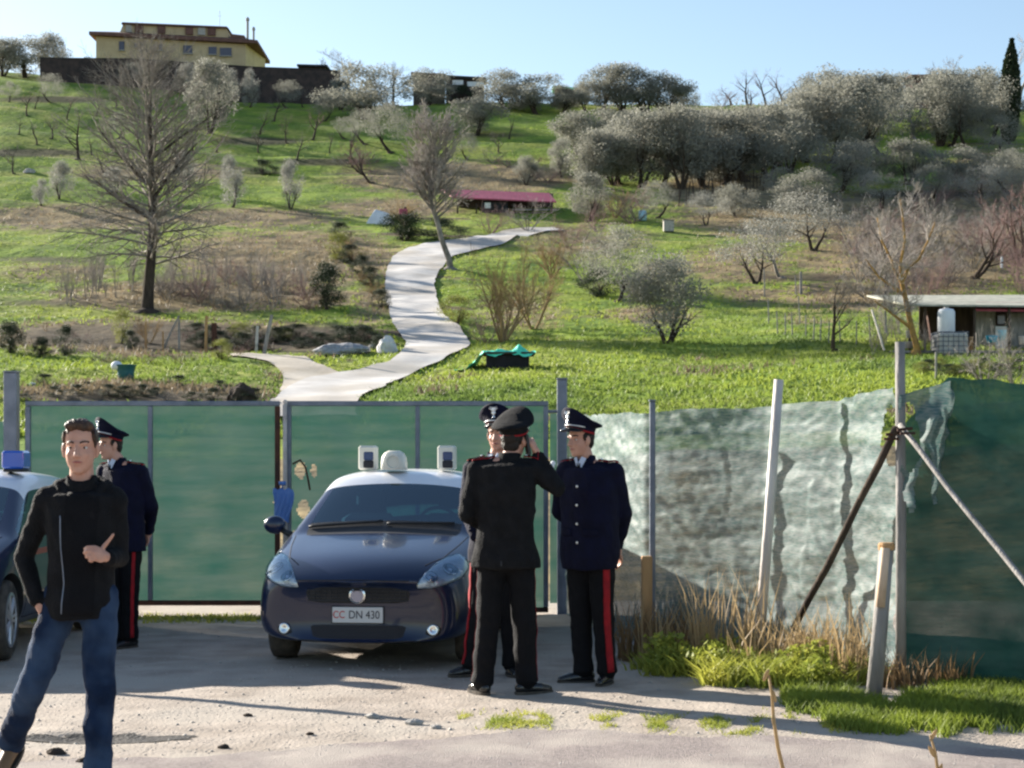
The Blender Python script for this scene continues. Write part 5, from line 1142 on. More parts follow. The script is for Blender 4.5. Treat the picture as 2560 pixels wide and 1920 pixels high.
# ---------------------------------------------------------------- patrol cars
def build_car():
    t = thing('patrol_car', 'x', 'car', (0,0,0))
    # stations: y, zb, pts[(x,z) x 9]: 0 bottom centre .. 8 top centre
    ST = [
     (.015,[(0,.21),(.56,.21),(.66,.29),(.67,.42),(.64,.55),(.56,.61),(.40,.635),(.22,.65),(0,.655)]),
     (.10, [(0,.19),(.68,.19),(.775,.28),(.79,.44),(.76,.615),(.66,.69),(.47,.715),(.25,.735),(0,.74)]),
     (.32, [(0,.18),(.76,.18),(.83,.30),(.84,.48),(.805,.715),(.70,.80),(.52,.815),(.28,.838),(0,.845)]),
     (.72, [(0,.18),(.70,.18),(.815,.32),(.845,.54),(.815,.81),(.725,.885),(.55,.90),(.30,.922),(0,.93)]),
     (1.06,[(0,.18),(.70,.18),(.815,.32),(.845,.57),(.815,.88),(.765,.945),(.64,.97),(.32,.98),(0,.99)]),
     (1.14,[(0,.18),(.70,.18),(.815,.32),(.845,.58),(.815,.89),(.775,.955),(.69,.985),(.35,1.0),(0,1.01)]),
     (1.82,[(0,.18),(.70,.18),(.815,.32),(.842,.60),(.805,.91),(.625,1.345),(.555,1.392),(.30,1.425),(0,1.435)]),
     (1.94,[(0,.18),(.70,.18),(.815,.32),(.842,.60),(.805,.915),(.62,1.375),(.54,1.43),(.30,1.46),(0,1.47)]),
     (2.32,[(0,.18),(.70,.18),(.815,.32),(.842,.60),(.805,.925),(.62,1.39),(.54,1.45),(.30,1.482),(0,1.49)]),
     (2.42,[(0,.18),(.70,.18),(.815,.32),(.842,.60),(.805,.93),(.62,1.39),(.54,1.45),(.30,1.482),(0,1.49)]),
     (3.10,[(0,.18),(.70,.18),(.815,.32),(.842,.60),(.80,.955),(.61,1.36),(.53,1.425),(.30,1.455),(0,1.465)]),
     (3.45,[(0,.18),(.70,.18),(.815,.32),(.84,.60),(.79,.965),(.59,1.33),(.51,1.385),(.29,1.415),(0,1.425)]),
     (3.60,[(0,.19),(.69,.19),(.805,.32),(.83,.60),(.775,.96),(.58,1.27),(.50,1.33),(.28,1.36),(0,1.37)]),
     (3.90,[(0,.22),(.66,.22),(.775,.33),(.80,.58),(.74,.86),(.62,.96),(.55,1.00),(.30,1.02),(0,1.03)]),
     (4.02,[(0,.27),(.55,.27),(.66,.36),(.68,.52),(.64,.66),(.56,.72),(.45,.75),(.25,.77),(0,.775)]),
    ]
    V = []; idx = {}
    for i, (y, pts) in enumerate(ST):
        for k, (x, z) in enumerate(pts):
            yy = y+(.21*(x/.84)**2 if y < .8 else 0)*(1-y/.8 if y < .8 else 0)
            idx[i, k, 1] = len(V); V.append((x, yy, z))
            if k in (0, 8): idx[i, k, -1] = idx[i, k, 1]
            else: idx[i, k, -1] = len(V); V.append((-x, yy, z))
    F = []; MI = []   # 0 paint 1 windscreen 2 side glass 3 rear glass 4 roof 5 dark plastic (arches, sill)
    n = len(ST)
    for i in range(n-1):
        for k in range(8):
            m = 0
            if i == 5 and k >= 6: m = 1
            if k == 4 and i in (5, 6, 8) : m = 2
            if k == 4 and i == 7: m = 2
            if k == 4 and i == 9: m = 2
            if i == 12 and k >= 6: m = 3
            if i in (6, 7, 8, 9, 10, 11) and k >= 5: m = 4
            if i == 4 and k >= 6: m = 5
            if k == 0 : m = 5
            for s in (1, -1):
                f = [idx[i,k,s], idx[i+1,k,s], idx[i+1,k+1,s], idx[i,k+1,s]]
                if s == 1: f.reverse()
                ff = []
                for q in f:
                    if q not in ff: ff.append(q)
                F.append(tuple(ff)); MI.append(m)
    for e, fl in ((0, 0), (n-1, 1)):
        for k in range(8):
            f = [idx[e,k,1], idx[e,k+1,1], idx[e,k+1,-1], idx[e,k,-1]]
            ff = []
            for q in f:
                if q not in ff: ff.append(q)
            if fl: ff.reverse()
            F.append(tuple(ff)); MI.append(0)
    me = bpy.data.meshes.new('car_raw'); me.from_pydata(V, [], F)
    for m_ in ('navy', 'glass', 'glass', 'glass', 'whitepaint', 'plastic'): me.materials.append(M[m_])
    me.polygons.foreach_set('material_index', MI); me.update()
    o = bpy.data.objects.new('car_raw', me); COL.objects.link(o)
    bm = bmesh.new(); bm.from_mesh(me); bmesh.ops.recalc_face_normals(bm, faces=bm.faces); bm.to_mesh(me); bm.free()
    cm = MB()
    for y in (.86, 3.37):
        for s in (1, -1): cm.loft([[Vector((s*(.52 if e == 0 else .95), y+.365*math.cos(q), .315+.365*math.sin(q))) for q in [2*math.pi*k/40 for k in range(40)]][::(1 if s > 0 else -1)] for e in (0, 1)])
    co = cm.build('cut', M['plastic']); 
    for m_ in range(5): co.data.materials.append(M['plastic'])
    co.data.polygons.foreach_set('material_index', [5]*len(co.data.polygons))
    bm = bmesh.new(); bm.from_mesh(co.data); bmesh.ops.recalc_face_normals(bm, faces=bm.faces); bm.to_mesh(co.data); bm.free()
    md = o.modifiers.new('s', 'SUBSURF'); md.levels = 3; md.render_levels = 3
    full = BVHTree.FromPolygons(*(lambda me_: ([v.co.copy() for v in me_.vertices], [tuple(p.vertices) for p in me_.polygons]))(evalmesh(o)))
    md = o.modifiers.new('b', 'BOOLEAN'); md.operation = 'DIFFERENCE'; md.object = co; md.solver = 'EXACT'
    me2 = evalmesh(o)
    names = {0: ('body', 'navy'), 1: ('windscreen', 'glass'), 2: ('side_window', 'glass'), 3: ('rear_window', 'glass'), 4: ('roof', 'whitepaint'), 5: ('underbody', 'plastic')}
    co_ = [v.co.copy() for v in me2.vertices]
    def sub(fs, nm, mt):
        mp = {}; vs = []; ff = []
        for p in fs:
            f = []
            for q in p.vertices:
                if q not in mp: mp[q] = len(vs); vs.append(co_[q])
                f.append(mp[q])
            ff.append(tuple(f))
        if not ff: return
        m3 = bpy.data.meshes.new(nm); m3.from_pydata(vs, [], ff); m3.materials.append(M[mt]); m3.polygons.foreach_set('use_smooth', [True]*len(ff)); m3.update()
        ob = bpy.data.objects.new(nm, m3); COL.objects.link(ob); ob.parent = t; return ob
    for k, (nm, mt) in names.items():
        fs = [p for p in me2.polygons if p.material_index == k]
        if k == 2:
            sub([p for p in fs if p.center.x > 0], nm, mt); sub([p for p in fs if p.center.x < 0], nm, mt)
        elif k == 5: sub(fs, nm, mt)
        else: sub(fs, nm, mt)
    bpy.data.objects.remove(o); bpy.data.objects.remove(co)
    # patches laid on the surface
    def patch(nm, outline, mt, off=.006, bulge=0, axis='y', parent=t, rings=8, dense=8, sgn=1, y0=-1.0):
        pts = []
        for i in range(len(outline)):
            a, b_ = Vector(outline[i]), Vector(outline[(i+1) % len(outline)])
            for k in range(dense): pts.append(a.lerp(b_, k/dense))
        for _ in range(2): pts = [(pts[i-1]+2*pts[i]+pts[(i+1) % len(pts)])/4 for i in range(len(pts))]
        c = sum(pts, Vector((0, 0)))/len(pts); V = []; N = len(pts)
        def hit(q, o_):
            if axis == 'y': loc, no, i, ds_ = full.ray_cast(Vector((q.x, y0, q.y)), Vector((0, 1, 0)))
            elif axis == 'x': loc, no, i, ds_ = full.ray_cast(Vector((2*sgn, q.x, q.y)), Vector((-sgn, 0, 0)))
            elif axis == '-y': loc, no, i, ds_ = full.ray_cast(Vector((q.x, 6, q.y)), Vector((0, -1, 0)))
            else: loc, no, i, ds_ = full.ray_cast(Vector((q.x, q.y, 3)), Vector((0, 0, -1)))
            if loc is None: loc, no, i, ds_ = full.find_nearest(Vector((q.x, .3, q.y)) if axis == 'y' else Vector((.8*sgn, q.x, q.y)))
            return loc+no*o_
        for r_ in range(1, rings+1):
            f = r_/rings
            for q in pts: V.append(hit(c+(q-c)*f, off+bulge*math.cos(f*math.pi/2)**.7 if r_ < rings else -.004))
        V.append(hit(c, off+bulge)); F = []
        for r_ in range(rings-1):
            for j in range(N): F.append((r_*N+j, r_*N+(j+1) % N, (r_+1)*N+(j+1) % N, (r_+1)*N+j))
        for j in range(N): F.append((len(V)-1, (j+1) % N, j))
        m3 = bpy.data.meshes.new(nm); m3.from_pydata(V, [], F); m3.materials.append(M[mt]); m3.polygons.foreach_set('use_smooth', [True]*len(F)); m3.update()
        bm = bmesh.new(); bm.from_mesh(m3); bmesh.ops.recalc_face_normals(bm, faces=bm.faces); bm.to_mesh(m3); bm.free()
        ob = bpy.data.objects.new(nm, m3); COL.objects.link(ob); ob.parent = parent; return ob
    HLO = [(.435,.598),(.47,.68),(.54,.765),(.62,.825),(.70,.848),(.765,.80),(.79,.735),(.765,.675),(.68,.635),(.56,.60)]
    for s in (1, -1):
        hl = patch('headlight', [(x*s, z) for x, z in HLO], 'lampinner', .004, .0)
        for (lx, lz, lr) in ((.545, .685, .052), (.67, .735, .062)):
            b = MB(); loc, no, i_, d_ = full.ray_cast(Vector((lx*s, -1, lz)), Vector((0, 1, 0))); q = no.to_track_quat('Z', 'Y').to_matrix()
            b.lathe([(lr, 0), (lr*1.02, .010), (lr*.8, .013), (lr*.4, .004), (lr*.15, .016)], (0,0,0), 18); b.v = [tuple(q@Vector(v)+loc+no*.003) for v in b.v]; b.build('reflector_bowl', M['chrome'], hl, smooth=True)
        le = patch('lens', [(x*s, z) for x, z in HLO], 'lens', .018, .014, parent=hl)
        fl = patch('fog_light', [(s*x, z) for x, z in ((.50,.265),(.53,.33),(.585,.345),(.63,.31),(.62,.26),(.56,.245))], 'plastic', .004)
        b = MB(); loc, no, i_, d_ = full.ray_cast(Vector((.565*s, -1, .295)), Vector((0, 1, 0))); q = no.to_track_quat('Z', 'Y').to_matrix(); b.lathe([(.042, 0), (.044, .012), (.032, .014), (.012, .006)], (0,0,0), 16); b.v = [tuple(q@Vector(v)+loc+no*.006) for v in b.v]; b.build('lamp', M['chrome'], fl, smooth=True)
        patch('turn_signal', [(y, z) for y, z in ((1.02,.70),(1.10,.70),(1.10,.73),(1.02,.73))], 'speaker', .004, .004, 'x', sgn=s)
        patch('red_side_stripe', [(1.25,.78),(1.9,.79),(2.6,.80),(3.3,.815),(3.3,.865),(2.6,.85),(1.9,.84),(1.25,.83)], 'redpaint', .003, 0, 'x', sgn=s)
        patch('door_handle', [(2.12,.82),(2.28,.82),(2.28,.85),(2.12,.85)], 'navy', .018, .012, 'x', sgn=s)
        patch('rear_light', [(x*s, z) for x, z in ((.56,.95),(.70,.93),(.73,.78),(.66,.70),(.58,.74),(.55,.85))], 'redpaint', .006, .008, '-y')
        # mirror
        b = MB(); b.ell((s*.955, 1.36, 1.03), (.095, .055, .075), None, 14, 9); mr_ = b.build('mirror', M['navy'], t, smooth=True)
        b = MB(); b.tube([(s*.79, 1.30, .945), (s*.89, 1.35, .985)], [.028, .022], 8); b.build('arm', M['plastic'], mr_, smooth=True)
        b = MB(); b.ell((s*.955, 1.40, 1.03), (.078, .02, .06), None, 12, 7); b.build('mirror_glass', M['chrome'], mr_, smooth=True)
    gr = patch('grille', [(-.43,.585),(-.30,.618),(.30,.618),(.43,.585),(.41,.505),(.30,.488),(-.30,.488),(-.41,.505)], 'plastic', .003)
    b = MB()
    for k in range(4): b.tube([(x, full.ray_cast(Vector((x, -1, .512+k*.026)), Vector((0,1,0)))[0].y-.008, .512+k*.026) for x in np.linspace(-.385, .385, 13)], .0035, 5)
    for k in range(18): x = -.37+k*.0435; b.tube([(x, full.ray_cast(Vector((x, -1, z)), Vector((0,1,0)))[0].y-.008, z) for z in (.505, .55, .60)], .0022, 4)
    b.build('grille_mesh', mat('grille_bars', (.05,.05,.055), None, rough=.35, spec=.5), gr)
    b = MB(); yb = full.ray_cast(Vector((0, -1, .553)), Vector((0,1,0)))[0].y; Mx = Matrix.Rotation(R(90), 3, 'X')
    b.lathe([(.060, -.004), (.062, .010), (.050, .014), (.048, .009)], (0,0,0), 26); b.v = [tuple(Mx@Vector(v)+Vector((0, yb-.008, .553))) for v in b.v]; bd = b.build('front_badge', M['chrome'], t, smooth=False)
    b = MB(); b.lathe([(.047, .0), (.047, .013)], (0,0,0), 22); b.v = [tuple(Mx@Vector(v)+Vector((0, yb-.006, .553))) for v in b.v]; b.build('badge_face', mat('badge_face', (.36,.34,.42), None, rough=.3, metal=.4), bd)
    patch('lower_intake', [(-.40,.335),(.40,.335),(.37,.24),(.30,.225),(-.30,.225),(-.37,.24)], 'interior', .003)
    # plate
    yp = full.ray_cast(Vector((0, -1, .405)), Vector((0,1,0)))[0].y
    b = MB(); b.box((0, yp-.012, .405), (.385, .012, .118), bev=.004); pl = b.build('number_plate', M['plate'], t)
    b = MB(); b.box((0, yp-.004, .405), (.40, .012, .132), bev=.004); b.build('plate_frame', M['plastic'], pl)
    for txt, x, sz, m_ in (('CC', -.142, .062, 'redink'), ('DN 430', .05, .068, 'ink')):
        cu = bpy.data.curves.new('txt', 'FONT'); cu.body = txt; cu.size = sz*1.25; cu.align_x = 'CENTER'; cu.align_y = 'CENTER'; cu.extrude = .0012
        to = bpy.data.objects.new('txt', cu); COL.objects.link(to); me3 = evalmesh(to); bpy.data.objects.remove(to)
        for v in me3.vertices: v.co = Vector((v.co.x*.85+x, yp-.0195-v.co.z, v.co.y+.405))
        me3.materials.clear(); me3.materials.append(M[m_]); ob = bpy.data.objects.new('plate_letters', me3); COL.objects.link(ob); ob.parent = pl
    # bonnet shut lines, wipers
    def line(nm, pts, r_, mt, axis='z', off=.001, parent=t):
        b = MB(); P = []
        for i in range(len(pts)-1):
            for k in range(8):
                a = Vector(pts[i]).lerp(Vector(pts[i+1]), k/8)
                if axis == 'z': h = full.ray_cast(Vector((a.x, a.y, 3)), Vector((0,0,-1)))
                elif axis == 'y': h = full.ray_cast(Vector((a.x, -1, a.y)), Vector((0,1,0)))
                else: h = full.ray_cast(Vector((2*(1 if axis == '+x' else -1), a.x, a.y)), Vector((-1 if axis == '+x' else 1,0,0)))
                if h[0]: P.append(h[0]+h[1]*off)
        b.tube(P, r_, 5); return b.build(nm, M[mt], parent, smooth=True)
    for s in (1, -1):
        line('bonnet_seam', [(s*.70, 1.05), (s*.66, .75), (s*.60, .45), (s*.47, .25)], .0035, 'interior')
        for pts in ([(1.27,.30),(1.27,.90)], [(2.37,.30),(2.37,.92)], [(1.27,.30),(2.37,.30)]): line('door_seam', pts, .0035, 'interior', '+x' if s > 0 else '-x')
    line('bonnet_lip', [(-.45,.662),(0,.672),(.45,.662)], .004, 'interior', 'y')
    for x0, x1, yy in ((-.62, .02, 1.17), (.02, .60, 1.18)): wl = line('wiper', [(x0, yy), ((x0+x1)/2, yy+.02), (x1, yy+.045)], .011, 'plastic', 'z', .014)
    # wheels
    for y in (.86, 3.37):
        for s in (1, -1):
            wt = MB(); prof = [(.205,-.09),(.27,-.105),(.305,-.085),(.313,-.05),(.313,.05),(.305,.085),(.27,.105),(.205,.09)]
            rot = Matrix.Rotation(R(90)*s, 3, 'Y')
            if y < 1: rot = Matrix.Rotation(R(7), 3, 'Z')@rot
            c = Vector((s*.735, y, .313))
            wt.loft([[Vector((r_*math.cos(q), r_*math.sin(q), z)) for q in [2*math.pi*k/36 for k in range(36)]] for r_, z in prof]); wt.v = [tuple(rot@Vector(v)+c) for v in wt.v]; w_ = wt.build('wheel', M['rubber'], t, smooth=True)
            rm = MB(); rm.lathe([(.215,.06),(.215,.100),(.195,.104),(.190,.055)], (0,0,0), 36); rm.lathe([(.05,.06),(.055,.095),(.02,.105)], (0,0,0), 16)
            for k in range(14):
                a = 2*math.pi*k/14; off_ = .10*(1 if k % 2 else -1); p0 = Vector((.045*math.cos(a), .045*math.sin(a), .088)); p1 = Vector((.20*math.cos(a+off_), .20*math.sin(a+off_), .092)); rm.tube([p0, p1], [.013, .010], 6)
            rm.v = [tuple(rot@Vector(v)+c) for v in rm.v]; rm.build('rim', M['alloy'], w_)
            bd_ = MB(); bd_.lathe([(.12,.02),(.12,.04)], (0,0,0), 24); bd_.v = [tuple(rot@Vector(v)+c) for v in bd_.v]; bd_.build('brake_disc', M['steel'], w_)
    # interior
    b = MB(); b.box((0, 1.38, .93), (1.40, .42, .14), bev=.05); b.build('dashboard', M['interior'], t)
    b = MB()
    rg = []
    for k in range(24): a = 2*math.pi*k/24; rg.append(Vector((.36+.18*math.cos(a), 1.68-.06*math.sin(a), 1.0+.17*math.sin(a))))
    b.tube(rg+[rg[0]], .014, 6); b.tube([(.20,1.68,1.0),(.52,1.68,1.0)], .016, 6); b.build('steering_wheel', M['interior'], t)
    for x in (-.36, .36):
        b = MB(); b.box((x, 2.25, .75), (.48, .14, .72), Matrix.Rotation(R(-14), 3, 'X'), bev=.06); b.box((x, 2.05, .48), (.48, .5, .16), bev=.05); st = b.build('seat', M['interior'], t)
        b = MB(); b.box((x, 2.36, 1.22), (.24, .09, .17), bev=.04); b.build('headrest', M['interior'], st)
    b = MB(); b.box((0, 3.15, .78), (1.2, .14, .5), Matrix.Rotation(R(-14), 3, 'X'), bev=.06); b.build('rear_seat', M['interior'], t)
    b = MB(); b.box((0, 2.3, .28), (1.3, 2.6, .04)); b.build('floor_pan', M['interior'], t)
    b = MB(); b.box((0, 1.86, 1.33), (.20, .03, .06), bev=.01); b.build('inner_mirror', M['interior'], t)
    return t
def dome(car, x, y, w_, h_, d_):
    z = 1.478; b = MB(); rings = []
    for k, (f, zz) in enumerate([(1, 0), (1, .35), (.93, .65), (.74, .88), (.42, 1.0)]):
        rings.append([Vector((x+math.copysign(abs(math.cos(q))**.7, math.cos(q))*w_/2*f, y+math.copysign(abs(math.sin(q))**.7, math.sin(q))*d_/2*f, z+h_*zz)) for q in [2*math.pi*j/20 for j in range(20)]])
    b.loft(rings); o = b.build('beacon_dome', M['speaker'], car, smooth=True)
    b = MB(); Mx = Matrix.Rotation(R(90), 3, 'X'); b.lathe([(w_*.30, 0), (w_*.30, .015), (w_*.24, .02), (w_*.22, .008)], (0,0,0), 18); b.v = [tuple(Mx@Vector(v)+Vector((x+.01, y-d_/2+.004, z+h_*.42))) for v in b.v]; b.build('speaker_mouth', M['speaker'], o)
def tower(car, x, y):
    z = 1.482; b = MB(); b.box((x, y, z+.10), (.145, .16, .21), bev=.016); o = b.build('roof_lamp_tower', M['speaker'], car, smooth=False)
    b = MB(); b.box((x+.018, y-.078, z+.115), (.085, .02, .075), bev=.01); b.build('blue_lamp', M['towerlens'], o)
    b = MB(); b.box((x+.018, y-.080, z+.045), (.09, .02, .065), bev=.01); b.build('horn_grille', M['interior'], o)
carA = build_car(); 
carB = copy_tree(carA)
carA.location = (-1.17, 13.02, 0); carA.rotation_euler = (0, 0, R(-7.0)); tag(carA, 'dark blue patrol car with a white roof seen from the front, parked before the gate', 'car', 'dark blue patrol cars')
tower(carA, -.345, 2.2); tower(carA, .345, 2.2); dome(carA, -.07, 1.95, .22, .165, .20)
carB.location = (-4.78, 12.93, 0); carB.rotation_euler = (0, 0, R(-2.0)); tag(carB, 'dark blue patrol car with blue beacon, cut off by the left edge', 'car', 'dark blue patrol cars')
b = MB(); b.box((.47, 2.12, 1.565), (.19, .20, .155), bev=.018); bb = b.build('beacon', M['beacon'], carB); b = MB(); b.box((.47, 2.12, 1.475), (.17, .18, .03), bev=.008); b.build('beacon_base', M['plastic'], bb)
# ---------------------------------------------------------------- people
def V3(*a): return Vector(a)
def frame(f):
    f = Vector(f).normalized(); r = f.cross(Vector((0,0,1))).normalized(); u = r.cross(f).normalized()
    return f, r, u
def mcols(a, b, c): return Matrix((a, b, c)).transposed()
def hand_prims(b, wr, d, n, th, curl=.5, size=1.0, spread=.15):
    """wr wrist, d direction to knuckles, n palm normal (side the fingers curl to), th thumb side direction"""
    d = Vector(d).normalized(); n = Vector(n); n = (n-d*n.dot(d)).normalized(); s = d.cross(n).normalized()
    if s.dot(Vector(th)) < 0: s = -s
    wr = Vector(wr); M3 = mcols(s, d, n)
    b.cap(wr-d*.03, wr+d*.02, .026*size, .028*size, 10)
    b.ell(wr+d*.052*size, (.041*size, .052*size, .017*size), M3, 12, 8)
    b.ell(wr+d*.07*size, (.043*size, .030*size, .015*size), M3, 12, 8)
    for k, (off, L) in enumerate(((.031, .075), (.0105, .084), (-.0105, .078), (-.031, .062))):
        p = wr+d*(.088-.004*abs(k-1))*size+s*off*size; a = (s*off*spread*4+d).normalized(); c = curl*(1+.12*(k-1.5)*.5)
        ax = a.cross(n).normalized()
        for j, (fl, rr) in enumerate(((.44, .0092), (.31, .0083), (.25, .0075))):
            a = (Matrix.Rotation(c*(.9 if j == 0 else 1.25), 3, ax)@a).normalized(); q = p+a*L*fl*size; b.cap(p, q, rr*size, rr*.93*size, 8); p = q
    p = wr+d*.022*size+s*.030*size+n*.004; t = (s*.75+d*.62+n*.25).normalized()
    if th is not None and len(th) > 3: t = Vector(th[3:]).normalized()
    q = p+t*.042*size; b.cap(p, q, .0125*size, .011*size, 8); t2 = (t*.8+Vector(th[:3] if len(th) > 3 else d)*.4).normalized(); q2 = q+t2*.032*size; b.cap(q, q2, .0105*size, .009*size, 8); b.cap(q2, q2+t2*.022*size, .0092*size, .008*size, 8)
def person(spec):
    P = spec; loc = P['loc']; t = thing('person', P['label'], 'person', loc)
    fh, rh, uh = frame(P['look']); ft, rt_, ut = frame(P['face']); hc = Vector(P['head']); nb = Vector(P['neck'])
    HM = mcols(rh, fh, uh)
    E = lambda x, y, z: hc+rh*x+fh*y+uh*z
    hs = P.get('hs', 1.0)
    # one continuous body: head, neck, trunk, arms, hands with five fingers, legs, feet
    b = MB()
    def e(x, y, z, rx, ry, rz, nu=16, nv=10): b.ell(E(x*hs, y*hs, z*hs), (rx*hs, ry*hs, rz*hs), HM, nu, nv)
    e(0, -.012, .042, .074, .094, .088, 20, 14); e(0, .012, -.03, .064, .076, .088, 20, 14); e(0, .030, -.075, .046, .050, .042); e(0, .060, -.098, .022, .020, .018)
    e(0, .074, .024, .052, .014, .012); e(.030, .056, -.028, .024, .022, .026); e(-.030, .056, -.028, .024, .022, .026)
    e(0, .075, -.060, .024, .014, .011); e(0, .080, -.053, .020, .010, .006); e(0, .079, -.068, .017, .010, .007)
    b.cap(E(0, .084*hs, .010*hs), E(0, .103*hs, -.030*hs), .0085*hs, .0125*hs, 10); e(.012, .090, -.034, .008, .009, .007); e(-.012, .090, -.034, .008, .009, .007)
    for s in (1, -1): e(s*.077, -.006, -.004, .010, .022, .033, 10, 8); e(s*.074, .004, -.032, .008, .010, .012, 8, 6)
    b.cap(E(0, -.022, -.07), nb, .056, .062, 14)
    sa, sb = Vector(P['sh'][0]), Vector(P['sh'][1]); ha, hb_ = Vector(P['hip'][0]), Vector(P['hip'][1]); sm = (sa+sb)/2; hm = (ha+hb_)/2
    for s in (sa, sb): b.cap(nb-Vector((0,0,.02)), s+Vector((0,0,.0)), .055, .048, 10)
    def trunk(mb, k, ext, zt=.02, zb=.0, a=(.16,.150,.135,.15,.165), dpt=(.10,.115,.105,.105,.115), bottom=None, bw=None, sh_=1.0):
        rings = []
        lv = [1.0, .72, .40, .15, 0.0]
        top = sm+Vector((0,0,zt)); bot = hm+Vector((0,0,zb)); N = 26
        seq = [(top+Vector((0,0,.03)), a[0]*.55+ext*.5, dpt[0]*.55+ext*.5)]
        for q, aa, dd in zip(lv, a, dpt): seq.append((bot.lerp(top, q), aa*sh_+ext, dd+ext))
        if bottom is not None: seq.append((Vector((hm.x+P.get('hemx', 0), hm.y, bottom)), bw[0], bw[1]))
        for c, aa, dd in reversed(seq): rings.append([c+rt_*aa*math.copysign(abs(math.cos(q))**.85, math.cos(q))+ft*dd*math.copysign(abs(math.sin(q))**.85, math.sin(q)) for q in [2*math.pi*i/N for i in range(N)]])
        mb.loft(rings)
    trunk(b, 0, -.02)
    for i in (0, 1):
        s, el, wr = Vector(P['sh'][i]), Vector(P['el'][i]), Vector(P['wr'][i])
        b.cap(s, el, .047, .038, 12); b.cap(el, wr, .040, .026, 12)
        hd = P['hand'][i]
        if hd: hand_prims(b, wr+Vector(hd[0]).normalized()*.03, *hd)
        h, kn, an, toe = Vector(P['hip'][i]), Vector(P['kn'][i]), Vector(P['an'][i]), Vector(P['toe'][i]).normalized()
        b.cap(h, kn, .078, .050, 12); b.cap(kn, an, .052, .034, 12); b.cap(an-toe*.04-Vector((0,0,.04)), an+toe*.12-Vector((0,0,.055)), .03, .024, 10)
    o = b.build('body', M['skin'], t); remesh(o, .0055, 3)
    HB_ = bvh_of(o)
    # eyes, brows, lips
    for s in (1, -1):
        q = E(s*.031*hs, .2, .004*hs); h = HB_.ray_cast(q, -fh); 
        if h[0]:
            b = MB(); b.ell(h[0]-fh*.004, (.0135*hs, .008*hs, .0062*hs), HM, 12, 8); ey = b.build('eye', M['eyewhite'], o, smooth=True)
            b = MB(); b.ell(h[0]+fh*.0015, (.0058*hs, .004*hs, .0058*hs), HM, 10, 6); b.build('iris', M['iris'], ey, smooth=True)
        pts = []
        for k in range(7):
            q = E(s*(.014+.034*k/6)*hs, .2, (.026+.006*math.sin(k/6*2.6))*hs); h = HB_.ray_cast(q, -fh)
            if h[0]: pts.append(h[0]+fh*.001)
        if len(pts) > 3: b = MB(); b.tube(pts, .0042*hs, 6); b.build('eyebrow', M[P.get('hairm', 'darkhair')], o, smooth=True)
    pts = []
    for k in range(9):
        q = E((-.022+.044*k/8)*hs, .2, -.061*hs); h = HB_.ray_cast(q, -fh)
        if h[0]: pts.append(h[0]+fh*.0005)
    if len(pts) > 4: b = MB(); b.tube(pts, [.002+.0035*math.sin(math.pi*i/(len(pts)-1)) for i in range(len(pts))], 6); b.build('lips', M['lips'], o, smooth=True)
    # hair
    b = MB(); hm_ = M[P.get('hairm', 'darkhair')]
    if P.get('bare'):
        b.ell(E(0, -.020, .060), (.081, .096, .084), HM, 20, 14); b.ell(E(0, .040, .112), (.062, .046, .034), HM); b.ell(E(.025, .062, .110), (.040, .028, .026), HM); b.ell(E(-.03, .05, .108), (.042, .034, .028), HM)
        for s in (1, -1): b.ell(E(s*.070, -.012, .040), (.014, .040, .048), HM); b.ell(E(s*.072, .020, .058), (.012, .026, .034), HM)
        b.ell(E(0, -.062, -.01), (.066, .040, .062), HM)
        hr = b.build('hair', hm_, t); remesh(hr, .005, 1, (.006, 34, .5))
    else:
        b.ell(E(0, -.030, .030), (.077, .082, .080), HM, 20, 14); b.ell(E(0, -.058, -.020), (.066, .040, .055), HM)
        for s in (1, -1): b.ell(E(s*.070, .008, .022), (.010, .024, .030), HM)
        hr = b.build('hair', hm_, t); remesh(hr, .005, 1, (.003, 40, .5))
    # jacket
    jm = P['jm']; b = MB(); th = .021; hem = P['hem']
    trunk(b, 0, th, bottom=hem, bw=P.get('hemw', (.205, .155)), a=P.get('ta', (.175,.172,.158,.170,.185)), dpt=P.get('td', (.105,.125,.118,.120,.130)), sh_=1)
    for s in (sa, sb): b.cap(nb-Vector((0,0,.03)), s+Vector((0,0,.008)), .055, .060, 12); b.ell(s-Vector((0,0,.01)), (.070, .070, .066), None)
    for i in (0, 1):
        s, el, wr = Vector(P['sh'][i]), Vector(P['el'][i]), Vector(P['wr'][i]); g_ = P.get('sleeve', 1.0)
        b.cap(s, el, .070*g_, .060*g_, 14); b.cap(el, wr, .060*g_, .043*g_, 14); d_ = (wr-el).normalized(); b.tube([wr-d_*.03, wr+d_*.012], [.044*g_, .047*g_], 14)
    j = b.build('jacket', M[jm], t); remesh(j, .009, 4, (P.get('wr_amp', .009), 9, .8)); JB = bvh_of(j)
    # collar
    b = MB(); rg = []
    for (z, rr, fo) in ((-.035, .085, .0), (-.005, .079, .004), (.030, .074, .006), (.034, .066, .004), (-.02, .060, 0)):
        rg.append([nb+Vector((0,0,.005))+rt_*math.cos(q)*rr*.98+ft*(math.sin(q)*rr*.95+fo)+Vector((0,0,z-(.030 if math.sin(q) > .55 else 0)*(math.sin(q)))) for q in [2*math.pi*k/26 for k in range(26)]])
    b.loft(rg, cap=False); b.build('collar', M[P.get('colm', jm)], j, smooth=True)
    # trousers
    b = MB(); tw = P.get('tw', 1.0)
    b.ell(hm+Vector((0,0,.02)), (.165, .125, .12), mcols(rt_, ft, Vector((0,0,1))))
